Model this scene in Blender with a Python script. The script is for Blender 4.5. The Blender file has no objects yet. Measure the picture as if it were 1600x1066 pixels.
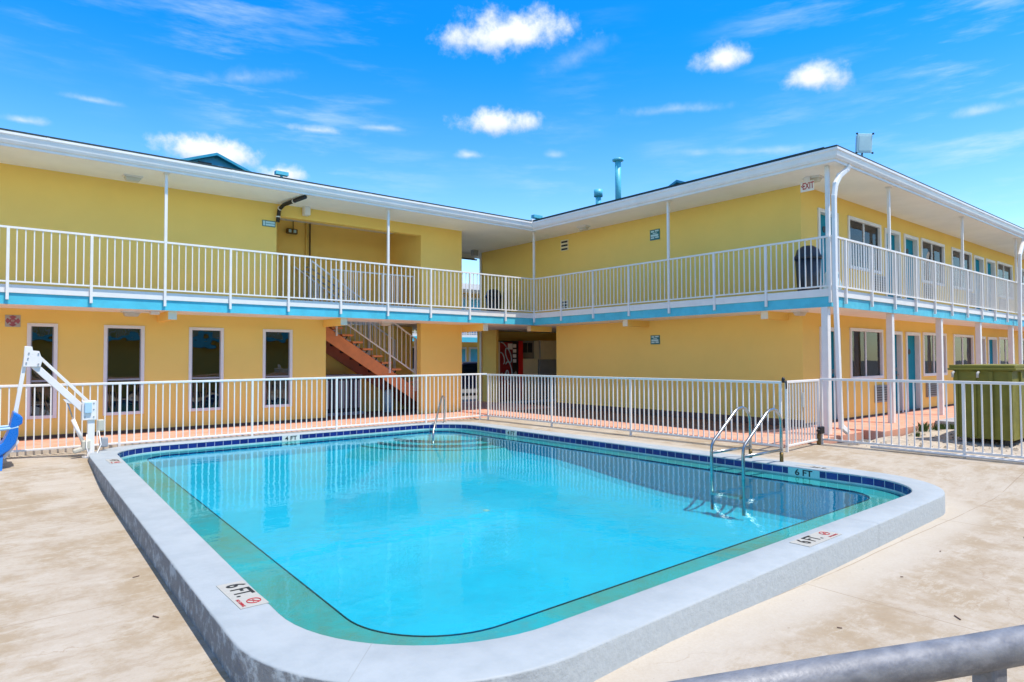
import bpy, bmesh, math, random
import numpy as np
from mathutils import Vector, Matrix
random.seed(7)
S = bpy.context.scene
COL = S.collection

# ------------------------------------------------------------------ camera
F_PX, PIT, YAW, ROLL, CAM_Z = 1020.8, 0.0272, 0.6869, -0.003, 1.5
fw = Vector((math.sin(YAW)*math.cos(PIT), math.cos(YAW)*math.cos(PIT), math.sin(PIT)))
r0 = Vector((math.cos(YAW), -math.sin(YAW), 0)); u0 = r0.cross(fw)
rt = r0*math.cos(ROLL)+u0*math.sin(ROLL); up = -r0*math.sin(ROLL)+u0*math.cos(ROLL)
cd = bpy.data.cameras.new('camera'); cam = bpy.data.objects.new('camera', cd); COL.objects.link(cam)
M3 = Matrix((rt, up, -fw)).transposed()
cam.matrix_world = Matrix.Translation((0, 0, CAM_Z)) @ M3.to_4x4()
cd.sensor_width = 36; cd.lens = F_PX/1600*36; cd.clip_start = 0.05; cd.clip_end = 3000
S.camera = cam

# ------------------------------------------------------------------ light
KX, KY = 0.145, -0.39                       # towards the sun, per metre of height
sun_dir = Vector((KX, KY, 1)).normalized()
ELEV = math.asin(sun_dir.z); AZ = math.atan2(KX, KY)
ld = bpy.data.lights.new('sun', 'SUN'); ld.energy = 3.35; ld.angle = math.radians(0.53); ld.color = (1, .93, .83)
lo = bpy.data.objects.new('sun', ld); COL.objects.link(lo)
lo.rotation_euler = sun_dir.to_track_quat('Z', 'Y').to_euler(); lo.location = (0, 0, 30)
S.view_settings.view_transform = 'Standard'; S.view_settings.look = 'None'
S.view_settings.exposure = 0.70; S.view_settings.gamma = 1; S.view_settings.use_curve_mapping = False

W = bpy.data.worlds.new('World'); S.world = W; W.use_nodes = True
nt = W.node_tree; nt.nodes.clear()
class G:
    """tiny node helper"""
    def __init__(s, nt): s.nt = nt
    def n(s, t, **k):
        x = s.nt.nodes.new(t)
        for a, b in k.items(): setattr(x, a, b)
        return x
    def l(s, a, b): s.nt.links.new(a, b)
    def put(s, sock, v):
        if isinstance(v, bpy.types.NodeSocket): s.l(v, sock)
        else: sock.default_value = v
    def m(s, op, a, b=0.0, c=None, clamp=False):
        x = s.n('ShaderNodeMath', operation=op, use_clamp=clamp)
        s.put(x.inputs[0], a); s.put(x.inputs[1], b)
        if c is not None: s.put(x.inputs[2], c)
        return x.outputs[0]
    def vm(s, op, a, b):
        x = s.n('ShaderNodeVectorMath', operation=op); s.put(x.inputs[0], a); s.put(x.inputs[1], b)
        return x.outputs['Value'] if op in ('DOT_PRODUCT', 'LENGTH') else x.outputs[0]
    def noise(s, vec, scale, detail=4, rough=.5):
        x = s.n('ShaderNodeTexNoise'); x.inputs['Scale'].default_value = scale
        x.inputs['Detail'].default_value = detail; x.inputs['Roughness'].default_value = rough
        if vec is not None: s.l(vec, x.inputs['Vector'])
        return x
    def mix(s, f, a, b, blend='MIX'):
        x = s.n('ShaderNodeMix', data_type='RGBA', blend_type=blend)
        s.put(x.inputs[0], f); s.put(x.inputs[6], a); s.put(x.inputs[7], b)
        return x.outputs[2]
    def ss(s, v, a, b, lo=0., hi=1.):
        x = s.n('ShaderNodeMapRange', interpolation_type='SMOOTHSTEP'); s.put(x.inputs[0], v)
        x.inputs[1].default_value = a; x.inputs[2].default_value = b
        x.inputs[3].default_value = lo; x.inputs[4].default_value = hi
        return x.outputs[0]
g = G(nt)
sky = g.n('ShaderNodeTexSky', sky_type='NISHITA', sun_disc=False)
sky.sun_elevation = ELEV; sky.sun_rotation = AZ
sky.air_density = 1.0; sky.dust_density = 0.25; sky.ozone_density = 3.0
tc = g.n('ShaderNodeTexCoord'); P = g.vm('NORMALIZE', tc.outputs['Generated'], (0, 0, 0))
sxyz = g.n('ShaderNodeSeparateXYZ'); g.l(P, sxyz.inputs[0])
tintc = g.mix(g.ss(sxyz.outputs[2], .02, .46), (1.05, 1.15, 1.06, 1), (.03, .72, 1.36, 1))
tintc = g.mix(g.ss(sxyz.outputs[2], .50, .80), tintc, (1.25, 1.08, .92, 1))
skyc = g.mix(1.0, sky.outputs[0], tintc, 'MULTIPLY')
wn = g.noise(P, 9, 5, .6)
wv = g.vm('SUBTRACT', wn.outputs['Color'], (.5, .5, .5))
det = g.noise(P, 34, 6, .62).outputs[0]
big = g.noise(P, 14, 3, .5).outputs[0]
total = None; shade = None
# azimuth from +Y to +X, elevation, half width, half height (radians), strength, softness, puffiness
CLOUDS = [(0.6883, 0.4627, 0.0995, 0.0355, 1, 0.5, 0), (0.6662, 0.3496, 0.0613, 0.0223, 1, 0.5, 0), (0.6217, 0.3036, 0.0263, 0.0094, 0.75, 0.8, 0), (1.0025, 0.4136, 0.038, 0.0181, 1, 0.6, 0), (1.122, 0.3711, 0.0452, 0.0234, 1, 0.55, -0.1), (1.3196, 0.2991, 0.0351, 0.0092, 0.45, 0.9, 0), (0.253, 0.2785, 0.0655, 0.0224, 1, 0.45, 0), (0.348, 0.2599, 0.0306, 0.0162, 1, 0.45, 0), (0.1138, 0.3254, 0.0331, 0.0055, 0.5, 0.9, 0), (0.0385, 0.2867, 0.0302, 0.0068, 0.7, 0.8, 0.05), (0.3949, 0.3273, 0.0592, 0.0072, 0.7, 0.9, 0), (0.485, 0.3366, 0.0402, 0.0055, 0.5, 1, 0), (0.7519, 0.3032, 0.0207, 0.0066, 0.4, 1, 0), (0.2894, 0.3821, 0.0763, 0.0136, 0.4, 1.2, 0.2), (0.9416, 0.3564, 0.0853, 0.0099, 0.4, 1, 0), (1.0511, 0.2902, 0.0708, 0.008, 0.35, 1, -0.1), (0.7871, 0.4345, 0.0537, 0.0179, 0.35, 1.2, 0.3), (0.9667, 0.2947, 0.0273, 0.0073, 0.3, 1, 0)]
for az, el, a, b, st, soft, tilt in CLOUDS:
    a *= 1.1; b *= 1.18
    d = Vector((math.sin(az)*math.cos(el), math.cos(az)*math.cos(el), math.sin(el)))
    r = Vector((math.cos(az), -math.sin(az), 0)); u = r.cross(d)*1.0
    r, u = r*math.cos(tilt)+u*math.sin(tilt), u*math.cos(tilt)-r*math.sin(tilt)
    Pw = g.vm('ADD', P, g.vm('MULTIPLY', wv, (a*.55, a*.55, b*.8)))
    x = g.m('DIVIDE', g.vm('DOT_PRODUCT', Pw, tuple(r)), a)
    y = g.m('DIVIDE', g.vm('DOT_PRODUCT', Pw, tuple(u)), b)
    # y is measured from the cloud centre: subtract nothing because u is perpendicular to d
    front = g.m('GREATER_THAN', g.vm('DOT_PRODUCT', P, tuple(d)), .5)
    yb = g.m('MULTIPLY', g.m('MINIMUM', y, 0.), 1.5)           # flatter base
    yy = g.m('ADD', g.m('MAXIMUM', y, 0.), yb)
    rr = g.m('SQRT', g.m('ADD', g.m('MULTIPLY', x, x), g.m('MULTIPLY', yy, yy)))
    v = g.m('ADD', g.m('SUBTRACT', 1.0, rr), g.m('MULTIPLY', g.m('SUBTRACT', det, .5), 1.5))
    v = g.m('ADD', v, g.m('MULTIPLY', g.m('SUBTRACT', big, .5), 1.1))
    v0 = v; v = g.m('MULTIPLY', g.m('MULTIPLY', g.ss(v, -.05, soft*1.7), st), front)
    total = v if total is None else g.m('MAXIMUM', total, v)
    sh = g.m('MULTIPLY', v, g.m('MULTIPLY', g.ss(y, -.8, .45, .25, 1.0), g.ss(v0, .1, 1.0, .72, 1.0)))
    shade = sh if shade is None else g.m('MAXIMUM', shade, sh)
# thin cirrus streaks
mp = g.n('ShaderNodeMapping'); mp.inputs['Scale'].default_value = (2.2, 2.2, 13); mp.inputs['Rotation'].default_value = (.22, -.18, .3)
g.l(P, mp.inputs[0])
ci = g.noise(mp.outputs[0], 2.4, 7, .62).outputs[0]
cm = g.noise(P, 2.6, 2, .5).outputs[0]
cir = g.m('MULTIPLY', g.m('MULTIPLY', g.ss(ci, .45, .80), g.ss(cm, .38, .60)), .55)
col = g.mix(cir, skyc, (4.0, 4.6, 5.0, 1))
ccol = g.mix(g.m('DIVIDE', shade, g.m('MAXIMUM', total, .001)), (2.3, 2.9, 4.0, 1), (5.0, 5.1, 5.2, 1))
col = g.mix(total, col, ccol)
bg = g.n('ShaderNodeBackground'); bg.inputs[1].default_value = 0.145
g.l(col, bg.inputs[0]); wo = g.n('ShaderNodeOutputWorld'); g.l(bg.outputs[0], wo.inputs[0])

# ------------------------------------------------------------------ materials
MATS = {}
def mat(name, col, rough=.6, metal=0., var=.0, vs=3., bump=0., bs=60., col2=None, spec=.5, stretch=None):
    m = bpy.data.materials.new(name); m.use_nodes = True; t = m.node_tree; h = G(t)
    b = t.nodes['Principled BSDF']
    b.inputs['Roughness'].default_value = rough; b.inputs['Metallic'].default_value = metal
    b.inputs['Specular IOR Level'].default_value = spec
    c = tuple(col)+(1,)
    tcn = h.n('ShaderNodeTexCoord'); vec = tcn.outputs['Object']
    if stretch:
        q = h.n('ShaderNodeMapping'); q.inputs['Scale'].default_value = stretch; h.l(vec, q.inputs[0]); vec = q.outputs[0]
    c2 = tuple(col2)+(1,) if col2 else tuple(x*(1-var) for x in col)+(1,)
    n = h.noise(vec, vs, 6, .6)
    f = h.ss(n.outputs[0], .32, .68)
    h.l(h.mix(f, c, c2), b.inputs['Base Color'])
    n2 = h.noise(tcn.outputs['Object'], bs, 4, .6)
    if bump:
        bp = h.n('ShaderNodeBump'); bp.inputs['Strength'].default_value = bump; bp.inputs['Distance'].default_value = .01
        h.l(n2.outputs[0], bp.inputs['Height']); h.l(bp.outputs[0], b.inputs['Normal'])
    h.l(h.ss(n2.outputs[0], .3, .7, max(0, rough-.07), min(1, rough+.09)), b.inputs['Roughness'])
    MATS[name] = m
    return m
yellow = mat('yellow_stucco', (.96, .64, .165), .85, var=.035, vs=1.3, bump=.25, bs=90, spec=.2)
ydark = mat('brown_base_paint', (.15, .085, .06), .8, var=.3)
white = mat('white_paint', (.82, .78, .73), .42, var=.06, vs=5, bump=.05, bs=40)
soffitm = mat('soffit_paint', (.93, .885, .81), .7, var=.07, vs=1.1, bump=.08, bs=25)
gutterm = mat('gutter_paint', (.82, .80, .77), .38, var=.07, vs=2.5)
blue = mat('aqua_fascia_paint', (.085, .54, .67), .5, var=.15, vs=3, bump=.12, bs=12)
slabm = mat('balcony_concrete', (.66, .60, .50), .8, var=.15)
doorm = mat('teal_door_paint', (.006, .25, .33), .65, var=.08, spec=.15)
roofm = mat('dark_shingle', (.03, .055, .06), .85, var=.4, vs=20, bump=.5, bs=50)
tealroof = mat('teal_metal_paint', (.012, .28, .44), .45, var=.2, vs=4)
aquapipe = mat('aqua_pipe_paint', (.10, .52, .66), .45, var=.15)
curtain = mat('curtain_fabric', (.78, .76, .72), .9, var=.2, vs=2)
blackm = mat('black_plastic', (.012, .012, .014), .4, var=.2)
navy = mat('navy_bin_plastic', (.02, .028, .045), .45, var=.25)
greym = mat('grey_plastic', (.33, .34, .36), .5, var=.1)
chrome = mat('brushed_steel', (.46, .46, .45), .27, metal=1., var=.12, vs=12, bump=.04, bs=200)
brass = mat('tarnished_bronze', (.20, .14, .05), .5, metal=.7, var=.4, vs=30)
galv = mat('weathered_galvanised_steel', (.15, .16, .185), .5, metal=.25, vs=26, bump=.08, bs=240, stretch=(1, 2, 3), col2=(.25, .26, .285))
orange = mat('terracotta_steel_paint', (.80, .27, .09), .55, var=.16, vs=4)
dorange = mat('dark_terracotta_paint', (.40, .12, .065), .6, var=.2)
liftw = mat('lift_powder_coat', (.83, .80, .75), .35, var=.07)
seatblue = mat('blue_seat_plastic', (.005, .17, .62), .3, var=.12)
ltblue = mat('pale_blue_plastic', (.42, .62, .74), .4, var=.05)
beige = mat('beige_plastic', (.55, .52, .42), .5, var=.1)
lens = mat('frosted_lens', (.62, .58, .48), .5, var=.12)
red = mat('red_plastic', (.75, .012, .015), .35, var=.1)
dkred = mat('maroon_graphic', (.30, .012, .02), .3, var=.3, vs=6)
green = mat('olive_green_dumpster_paint', (.21, .195, .03), .6, var=.3, vs=3.5, bump=.15, bs=14, col2=(.17, .16, .03), spec=.25)
sand = mat('sandy_gravel', (.52, .45, .36), .95, vs=9, bump=.9, bs=45, col2=(.36, .31, .25))
grassm = mat('dry_green_grass', (.09, .16, .03), .8, var=.4, vs=9)
stonem = mat('weed_stone', (.30, .25, .19), .9, var=.4, vs=14)
conc = mat('grey_concrete', (.40, .40, .41), .85, var=.2, vs=3, bump=.3, bs=60)
asph = mat('pale_asphalt', (.16, .155, .15), .9, var=.2, vs=1, bump=.4, bs=80)
ink = mat('black_ink', (.01, .01, .01), .5)
redink = mat('red_ink', (.42, .02, .03), .5)
sgnred = mat('faded_red_print', (.36, .10, .13), .6, var=.2, vs=20)
decal = mat('marker_white', (.42, .42, .39), .45, var=.07, vs=30)
teal_sign = mat('teal_sign_face', (.02, .17, .19), .4)
palesign = mat('pale_sign_print', (.50, .72, .76), .5, var=.1)
carpaint = mat('dark_blue_car_paint', (.008, .012, .035), .18, metal=.3, var=.1)
tyre = mat('tyre_rubber', (.02, .02, .02), .8)
creamm = mat('cream_metal_panel', (.90, .76, .48), .5, var=.1)
brownp = mat('grey_brown_panel', (.30, .25, .20), .4, var=.1)

def nodes(name, fn):
    m = bpy.data.materials.new(name); m.use_nodes = True; t = m.node_tree
    for x in list(t.nodes):
        if x.type != 'OUTPUT_MATERIAL': t.nodes.remove(x)
    h = G(t); out = [x for x in t.nodes if x.type == 'OUTPUT_MATERIAL'][0]
    fn(h, out); return m

def f_deck(h, out):
    b = h.n('ShaderNodeBsdfPrincipled'); tcn = h.n('ShaderNodeTexCoord'); v = tcn.outputs['Object']
    q = h.n('ShaderNodeMapping'); q.inputs['Scale'].default_value = (.9, .72, 1); q.inputs['Rotation'].default_value = (0, 0, -.75); h.l(v, q.inputs[0])
    a = h.noise(q.outputs[0], 1.7, 12, .76).outputs[0]
    a2 = h.noise(v, .55, 4, .55).outputs[0]
    fine = h.noise(v, 55, 5, .7).outputs[0]
    w = h.n('ShaderNodeMapping'); w.inputs['Scale'].default_value = (1.0, 2.3, 1); w.inputs['Rotation'].default_value = (0, 0, .12); h.l(v, w.inputs[0])
    scr = h.noise(w.outputs[0], 2.4, 12, .80).outputs[0]
    f = h.ss(h.m('ADD', h.m('MULTIPLY', a, .65), h.m('MULTIPLY', a2, .35)), .44, .56)
    base = h.mix(f, (.33, .262, .18, 1), (.42, .37, .305, 1))
    base = h.mix(h.m('MULTIPLY', h.ss(scr, .50, .60), .6), base, (.475, .435, .375, 1))
    base = h.mix(h.m('MULTIPLY', h.ss(scr, .38, .47, 1, 0), .42), base, (.29, .22, .145, 1))
    # stained patch areas
    st = h.noise(v, .9, 5, .7).outputs[0]
    base = h.mix(h.m('MULTIPLY', h.ss(st, .56, .66), .35), base, (.29, .22, .145, 1))
    at_ = h.n('ShaderNodeAttribute', attribute_name='edge')
    ap = h.ss(h.m('ADD', at_.outputs['Fac'], h.m('MULTIPLY', h.m('SUBTRACT', a, .5), .45)), .22, .50, 1, 0)
    base = h.mix(h.m('MULTIPLY', ap, .8), base, (.47, .435, .38, 1))
    # worn control joints and hair cracks
    sx = h.n('ShaderNodeSeparateXYZ'); wob = h.noise(v, 1.1, 3).outputs['Color']
    h.l(h.vm('ADD', v, h.vm('MULTIPLY', h.vm('SUBTRACT', wob, (.5, .5, .5)), (.05, .05, 0))), sx.inputs[0])
    jx = h.m('ABSOLUTE', h.m('SUBTRACT', h.m('FRACT', h.m('DIVIDE', h.m('ADD', sx.outputs[0], 30.2), 3.05)), .5))
    jy = h.m('ABSOLUTE', h.m('SUBTRACT', h.m('FRACT', h.m('DIVIDE', h.m('ADD', sx.outputs[1], 30.9), 2.9)), .5))
    j = h.m('MAXIMUM', h.ss(jx, .0, .0028, 1, 0), h.ss(jy, .0, .0028, 1, 0))
    brk = h.ss(h.noise(v, 1.4, 4).outputs[0], .36, .50)
    base = h.mix(h.m('MULTIPLY', h.m('MULTIPLY', j, brk), .85), base, (.25, .19, .13, 1))
    vo = h.n('ShaderNodeTexVoronoi', feature='DISTANCE_TO_EDGE'); vo.inputs['Scale'].default_value = .34
    h.l(h.vm('ADD', v, h.vm('MULTIPLY', h.noise(v, 3, 5).outputs['Color'], (.5, .5, 0))), vo.inputs['Vector'])
    ck = h.m('MULTIPLY', h.ss(vo.outputs[0], 0, .0022, 1, 0), h.ss(a2, .48, .56))
    base = h.mix(h.m('MULTIPLY', ck, .5), base, (.28, .2, .13, 1))
    sp = h.ss(h.noise(v, 26, 2).outputs[0], .735, .76)
    base = h.mix(h.m('MULTIPLY', sp, .45), base, (.2, .15, .11, 1))
    h.l(h.mix(h.ss(fine, .3, .7, .0, .28), base, (.36, .30, .23, 1)), b.inputs['Base Color'])
    b.inputs['Roughness'].default_value = .82; b.inputs['Specular IOR Level'].default_value = .25
    bp = h.n('ShaderNodeBump'); bp.inputs['Strength'].default_value = .35; bp.inputs['Distance'].default_value = .006
    h.l(h.m('SUBTRACT', h.m('ADD', fine, h.m('MULTIPLY', scr, .8)), h.m('MULTIPLY', j, .6)), bp.inputs['Height']); h.l(bp.outputs[0], b.inputs['Normal'])
    h.l(b.outputs[0], out.inputs[0])
deckm = nodes('stained_tan_concrete', f_deck)

def f_walk(h, out):
    b = h.n('ShaderNodeBsdfPrincipled'); tcn = h.n('ShaderNodeTexCoord'); v = tcn.outputs['Object']
    a = h.noise(v, 2.4, 7, .65).outputs[0]; c = h.noise(v, 14, 5, .6).outputs[0]
    base = h.mix(h.ss(a, .35, .65), (.62, .27, .17, 1), (.66, .36, .26, 1))
    base = h.mix(h.ss(c, .55, .75, 0, .5), base, (.7, .5, .42, 1))
    h.l(base, b.inputs['Base Color']); b.inputs['Roughness'].default_value = .8
    bp = h.n('ShaderNodeBump'); bp.inputs['Strength'].default_value = .25; bp.inputs['Distance'].default_value = .01
    h.l(c, bp.inputs['Height']); h.l(bp.outputs[0], b.inputs['Normal']); h.l(b.outputs[0], out.inputs[0])
walkm = nodes('painted_terracotta_walk', f_walk)

def f_cope(h, out):
    b = h.n('ShaderNodeBsdfPrincipled'); tcn = h.n('ShaderNodeTexCoord'); v = tcn.outputs['Object']
    geo = h.n('ShaderNodeNewGeometry'); sx = h.n('ShaderNodeSeparateXYZ'); h.l(geo.outputs['Normal'], sx.inputs[0])
    side = h.ss(h.m('ABSOLUTE', sx.outputs[2]), .35, .8, 1, 0)
    a = h.noise(v, 3.2, 7, .65).outputs[0]; c = h.noise(v, 24, 6, .7).outputs[0]; e = h.noise(v, 110, 4, .7).outputs[0]
    top = h.mix(h.ss(a, .35, .7), (.36, .405, .435, 1), (.31, .355, .385, 1))
    top = h.mix(h.ss(c, .56, .70, 0, .38), top, (.36, .41, .47, 1))
    sd = h.mix(h.ss(c, .38, .66), (.37, .42, .45, 1), (.405, .455, .485, 1))
    sd = h.mix(h.ss(c, .64, .72, 0, .18), sd, (.22, .25, .29, 1))
    # peeled paint, plus shade painted into the colour, on the curb's left run
    sp = h.n('ShaderNodeSeparateXYZ'); h.l(v, sp.inputs[0])
    wear_shade = h.m('MULTIPLY', h.ss(sp.outputs[0], 1.15, 2.6, 1, 0), h.ss(h.noise(v, 9, 9, .75).outputs[0], .36, .52))
    sd = h.mix(h.m('MULTIPLY', wear_shade, .8), sd, (.135, .145, .16, 1))
    h.l(h.mix(side, top, sd), b.inputs['Base Color']); b.inputs['Roughness'].default_value = .62
    bp = h.n('ShaderNodeBump'); bp.inputs['Distance'].default_value = .022
    h.l(h.m('ADD', h.m('MULTIPLY', side, h.m('ADD', h.m('MULTIPLY', wear_shade, .6), .22)), .12), bp.inputs['Strength'])
    vo = h.n('ShaderNodeTexVoronoi'); vo.inputs['Scale'].default_value = 17
    h.l(h.vm('ADD', v, h.vm('MULTIPLY', h.noise(v, 20, 3).outputs['Color'], (.06, .06, .06))), vo.inputs['Vector'])
    h.l(h.m('ADD', c, h.m('ADD', h.m('MULTIPLY', e, .05), h.m('MULTIPLY', vo.outputs[0], .18))), bp.inputs['Height']); h.l(bp.outputs[0], b.inputs['Normal'])
    h.l(b.outputs[0], out.inputs[0])
copem = nodes('pale_blue_coping_paint', f_cope)

def f_tile(h, out):
    b = h.n('ShaderNodeBsdfPrincipled'); uv = h.n('ShaderNodeTexCoord').outputs['UV']
    br = h.n('ShaderNodeTexBrick'); br.offset = 0; h.l(uv, br.inputs['Vector'])
    br.inputs['Color1'].default_value = (.006, .012, .13, 1); br.inputs['Color2'].default_value = (.012, .028, .21, 1)
    br.inputs['Mortar'].default_value = (.52, .55, .62, 1); br.inputs['Scale'].default_value = 1
    br.inputs['Brick Width'].default_value = .152; br.inputs['Row Height'].default_value = .152; br.inputs['Mortar Size'].default_value = .0035
    h.l(br.outputs['Color'], b.inputs['Base Color']); b.inputs['Roughness'].default_value = .12
    h.l(b.outputs[0], out.inputs[0])
tilem = nodes('navy_glazed_tile', f_tile)

def f_pool(c1, c2):
    def f(h, out):
        b = h.n('ShaderNodeBsdfPrincipled'); v = h.n('ShaderNodeTexCoord').outputs['Object']
        a = h.noise(v, .9, 6, .6).outputs[0]; c = h.noise(v, 7, 6, .7).outputs[0]
        h.l(h.mix(h.m('ADD', h.ss(a, .3, .7, 0, .6), h.ss(c, .4, .7, 0, .4)), c1, c2), b.inputs['Base Color'])
        b.inputs['Roughness'].default_value = .9; h.l(b.outputs[0], out.inputs[0])
    return f
plaster = nodes('aqua_pool_plaster', f_pool((.004, .42, .57, 1), (.005, .335, .475, 1)))
ledgem = nodes('green_ledge_plaster', f_pool((.03, .33, .35, 1), (.17, .21, .17, 1)))
stepm = nodes('sea_green_step_plaster', f_pool((.012, .36, .44, 1), (.03, .34, .37, 1)))

def f_water(h, out):
    v = h.n('ShaderNodeTexCoord').outputs['Object']
    n1 = h.noise(v, 1.7, 3, .5).outputs[0]; n2 = h.noise(v, 6.5, 4, .55).outputs[0]; n3 = h.noise(v, 24, 3, .5).outputs[0]
    hh = h.m('ADD', h.m('MULTIPLY', n1, .55), h.m('ADD', h.m('MULTIPLY', n2, .16), h.m('MULTIPLY', n3, .02)))
    bp = h.n('ShaderNodeBump'); bp.inputs['Strength'].default_value = .15; bp.inputs['Distance'].default_value = .06
    h.l(hh, bp.inputs['Height'])
    tr = h.n('ShaderNodeBsdfTransparent'); tr.inputs[0].default_value = (.62, .95, .99, 1)
    gl = h.n('ShaderNodeBsdfGlossy'); gl.inputs['Roughness'].default_value = .0; gl.inputs[0].default_value = (.62, .93, 1, 1); h.l(bp.outputs[0], gl.inputs['Normal'])
    fr = h.n('ShaderNodeFresnel'); fr.inputs[0].default_value = 1.31; h.l(bp.outputs[0], fr.inputs['Normal'])
    mx = h.n('ShaderNodeMixShader'); h.l(fr.outputs[0], mx.inputs[0]); h.l(tr.outputs[0], mx.inputs[1]); h.l(gl.outputs[0], mx.inputs[2])
    h.l(mx.outputs[0], out.inputs[0])
waterm = nodes('pool_water', f_water)

def f_glass(tint, refl, bump=.03):
    def f(h, out):
        v = h.n('ShaderNodeTexCoord').outputs['Object']
        bp = h.n('ShaderNodeBump'); bp.inputs['Strength'].default_value = bump; bp.inputs['Distance'].default_value = .05
        h.l(h.noise(v, 1.6, 2).outputs[0], bp.inputs['Height'])
        tr = h.n('ShaderNodeBsdfTransparent'); tr.inputs[0].default_value = tint
        gl = h.n('ShaderNodeBsdfGlossy'); gl.inputs['Roughness'].default_value = .01; h.l(bp.outputs[0], gl.inputs['Normal'])
        fr = h.n('ShaderNodeFresnel'); fr.inputs[0].default_value = 1.5
        mx = h.n('ShaderNodeMixShader'); h.l(h.m('ADD', fr.outputs[0], refl, clamp=True), mx.inputs[0]); h.l(tr.outputs[0], mx.inputs[1]); h.l(gl.outputs[0], mx.inputs[2])
        h.l(mx.outputs[0], out.inputs[0])
    return f
glass = nodes('window_glass', f_glass((.84, .86, .88, 1), .0))
tint = nodes('tinted_window_glass', f_glass((.16, .17, .19, 1), .12, .12))

# ------------------------------------------------------------------ mesh helpers
class MB:
    def __init__(s): s.v = []; s.f = []; s.sm = []
    def _add(s, vs, fs, smooth=False):
        o = len(s.v); s.v += [tuple(x) for x in vs]
        for f in fs: s.f.append(tuple(i+o for i in f)); s.sm.append(smooth)
        return s
    def box(s, x0, x1, y0, y1, z0, z1):
        x0, x1 = sorted((x0, x1)); y0, y1 = sorted((y0, y1)); z0, z1 = sorted((z0, z1))
        v = [(x0,y0,z0),(x1,y0,z0),(x1,y1,z0),(x0,y1,z0),(x0,y0,z1),(x1,y0,z1),(x1,y1,z1),(x0,y1,z1)]
        return s._add(v, [(0,3,2,1),(4,5,6,7),(0,1,5,4),(1,2,6,5),(2,3,7,6),(3,0,4,7)])
    def cbox(s, c, sx, sy, sz): return s.box(c[0]-sx/2, c[0]+sx/2, c[1]-sy/2, c[1]+sy/2, c[2]-sz/2, c[2]+sz/2)
    def bar(s, p, q, w, h, upv=(0, 0, 1)):
        p, q = Vector(p), Vector(q); d = (q-p).normalized(); r = d.cross(Vector(upv))
        if r.length < 1e-4: r = d.cross(Vector((0, 1, 0)))
        r.normalize(); u = r.cross(d)
        v = [pt+r*a*w/2+u*b*h/2 for pt in (p, q) for a, b in ((-1,-1),(1,-1),(1,1),(-1,1))]
        return s._add(v, [(3,2,1,0),(4,5,6,7),(0,1,5,4),(1,2,6,5),(2,3,7,6),(3,0,4,7)])
    def tube(s, pts, r, n=12, cap=True):
        pts = [Vector(p) for p in pts]; rs = r if isinstance(r, (list, tuple)) else [r]*len(pts)
        vs = []; ref = None
        for i, p in enumerate(pts):
            d = ((pts[min(i+1, len(pts)-1)]-p).normalized()+(p-pts[max(i-1, 0)]).normalized()).normalized()
            if ref is None: ref = d.orthogonal().normalized()
            ref = (ref-d*ref.dot(d)).normalized(); b = d.cross(ref)
            vs += [p+(ref*math.cos(t)+b*math.sin(t))*rs[i] for t in [2*math.pi*k/n for k in range(n)]]
        fs = [(i*n+k, i*n+(k+1) % n, (i+1)*n+(k+1) % n, (i+1)*n+k) for i in range(len(pts)-1) for k in range(n)]
        s._add(vs, fs, True)
        if cap:
            o = len(s.v)-len(vs)
            s.f.append(tuple(o+k for k in range(n-1, -1, -1))); s.sm.append(False)
            s.f.append(tuple(o+(len(pts)-1)*n+k for k in range(n))); s.sm.append(False)
        return s
    def prism(s, poly, axis, a, b):
        """poly in the two other axes (in x,y,z order), extruded along axis from a to b"""
        def mk(p, t):
            q = list(p); q.insert(axis, t); return tuple(q)
        n = len(poly); v = [mk(p, a) for p in poly]+[mk(p, b) for p in poly]
        fs = [(i, (i+1) % n, n+(i+1) % n, n+i) for i in range(n)]+[tuple(range(n-1, -1, -1)), tuple(range(n, 2*n))]
        return s._add(v, fs)
    def quad(s, *p): return s._add(p, [tuple(range(len(p)))])
    def build(s, name, m, parent=None, bevel=0., recalc=True, seg=2):
        me = bpy.data.meshes.new(name); me.from_pydata(s.v, [], s.f)
        me.polygons.foreach_set('use_smooth', s.sm)
        if recalc:
            bm = bmesh.new(); bm.from_mesh(me); bmesh.ops.recalc_face_normals(bm, faces=bm.faces); bm.to_mesh(me); bm.free()
        me.materials.append(m)
        o = bpy.data.objects.new(name, me); COL.objects.link(o)
        if parent: o.parent = parent; o.matrix_parent_inverse = parent.matrix_world.inverted()
        if bevel:
            b = o.modifiers.new('bevel', 'BEVEL'); b.width = bevel; b.segments = seg; b.limit_method = 'ANGLE'; b.angle_limit = math.radians(40)
        return o
def tag(o, label=None, cat=None, group=None, kind=None):
    if label: o['label'] = label
    if cat: o['category'] = cat
    if group: o['group'] = group
    if kind: o['kind'] = kind
    return o
def empty(name, loc, label, cat, group=None):
    o = bpy.data.objects.new(name, None); o.empty_display_size = .2; COL.objects.link(o); o.location = loc
    o.matrix_world = Matrix.Translation(loc)
    return tag(o, label, cat, group)
def struct(name, mb, m, **k):
    o = mb.build(name, m, **k); o['kind'] = 'structure'; return o
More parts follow.
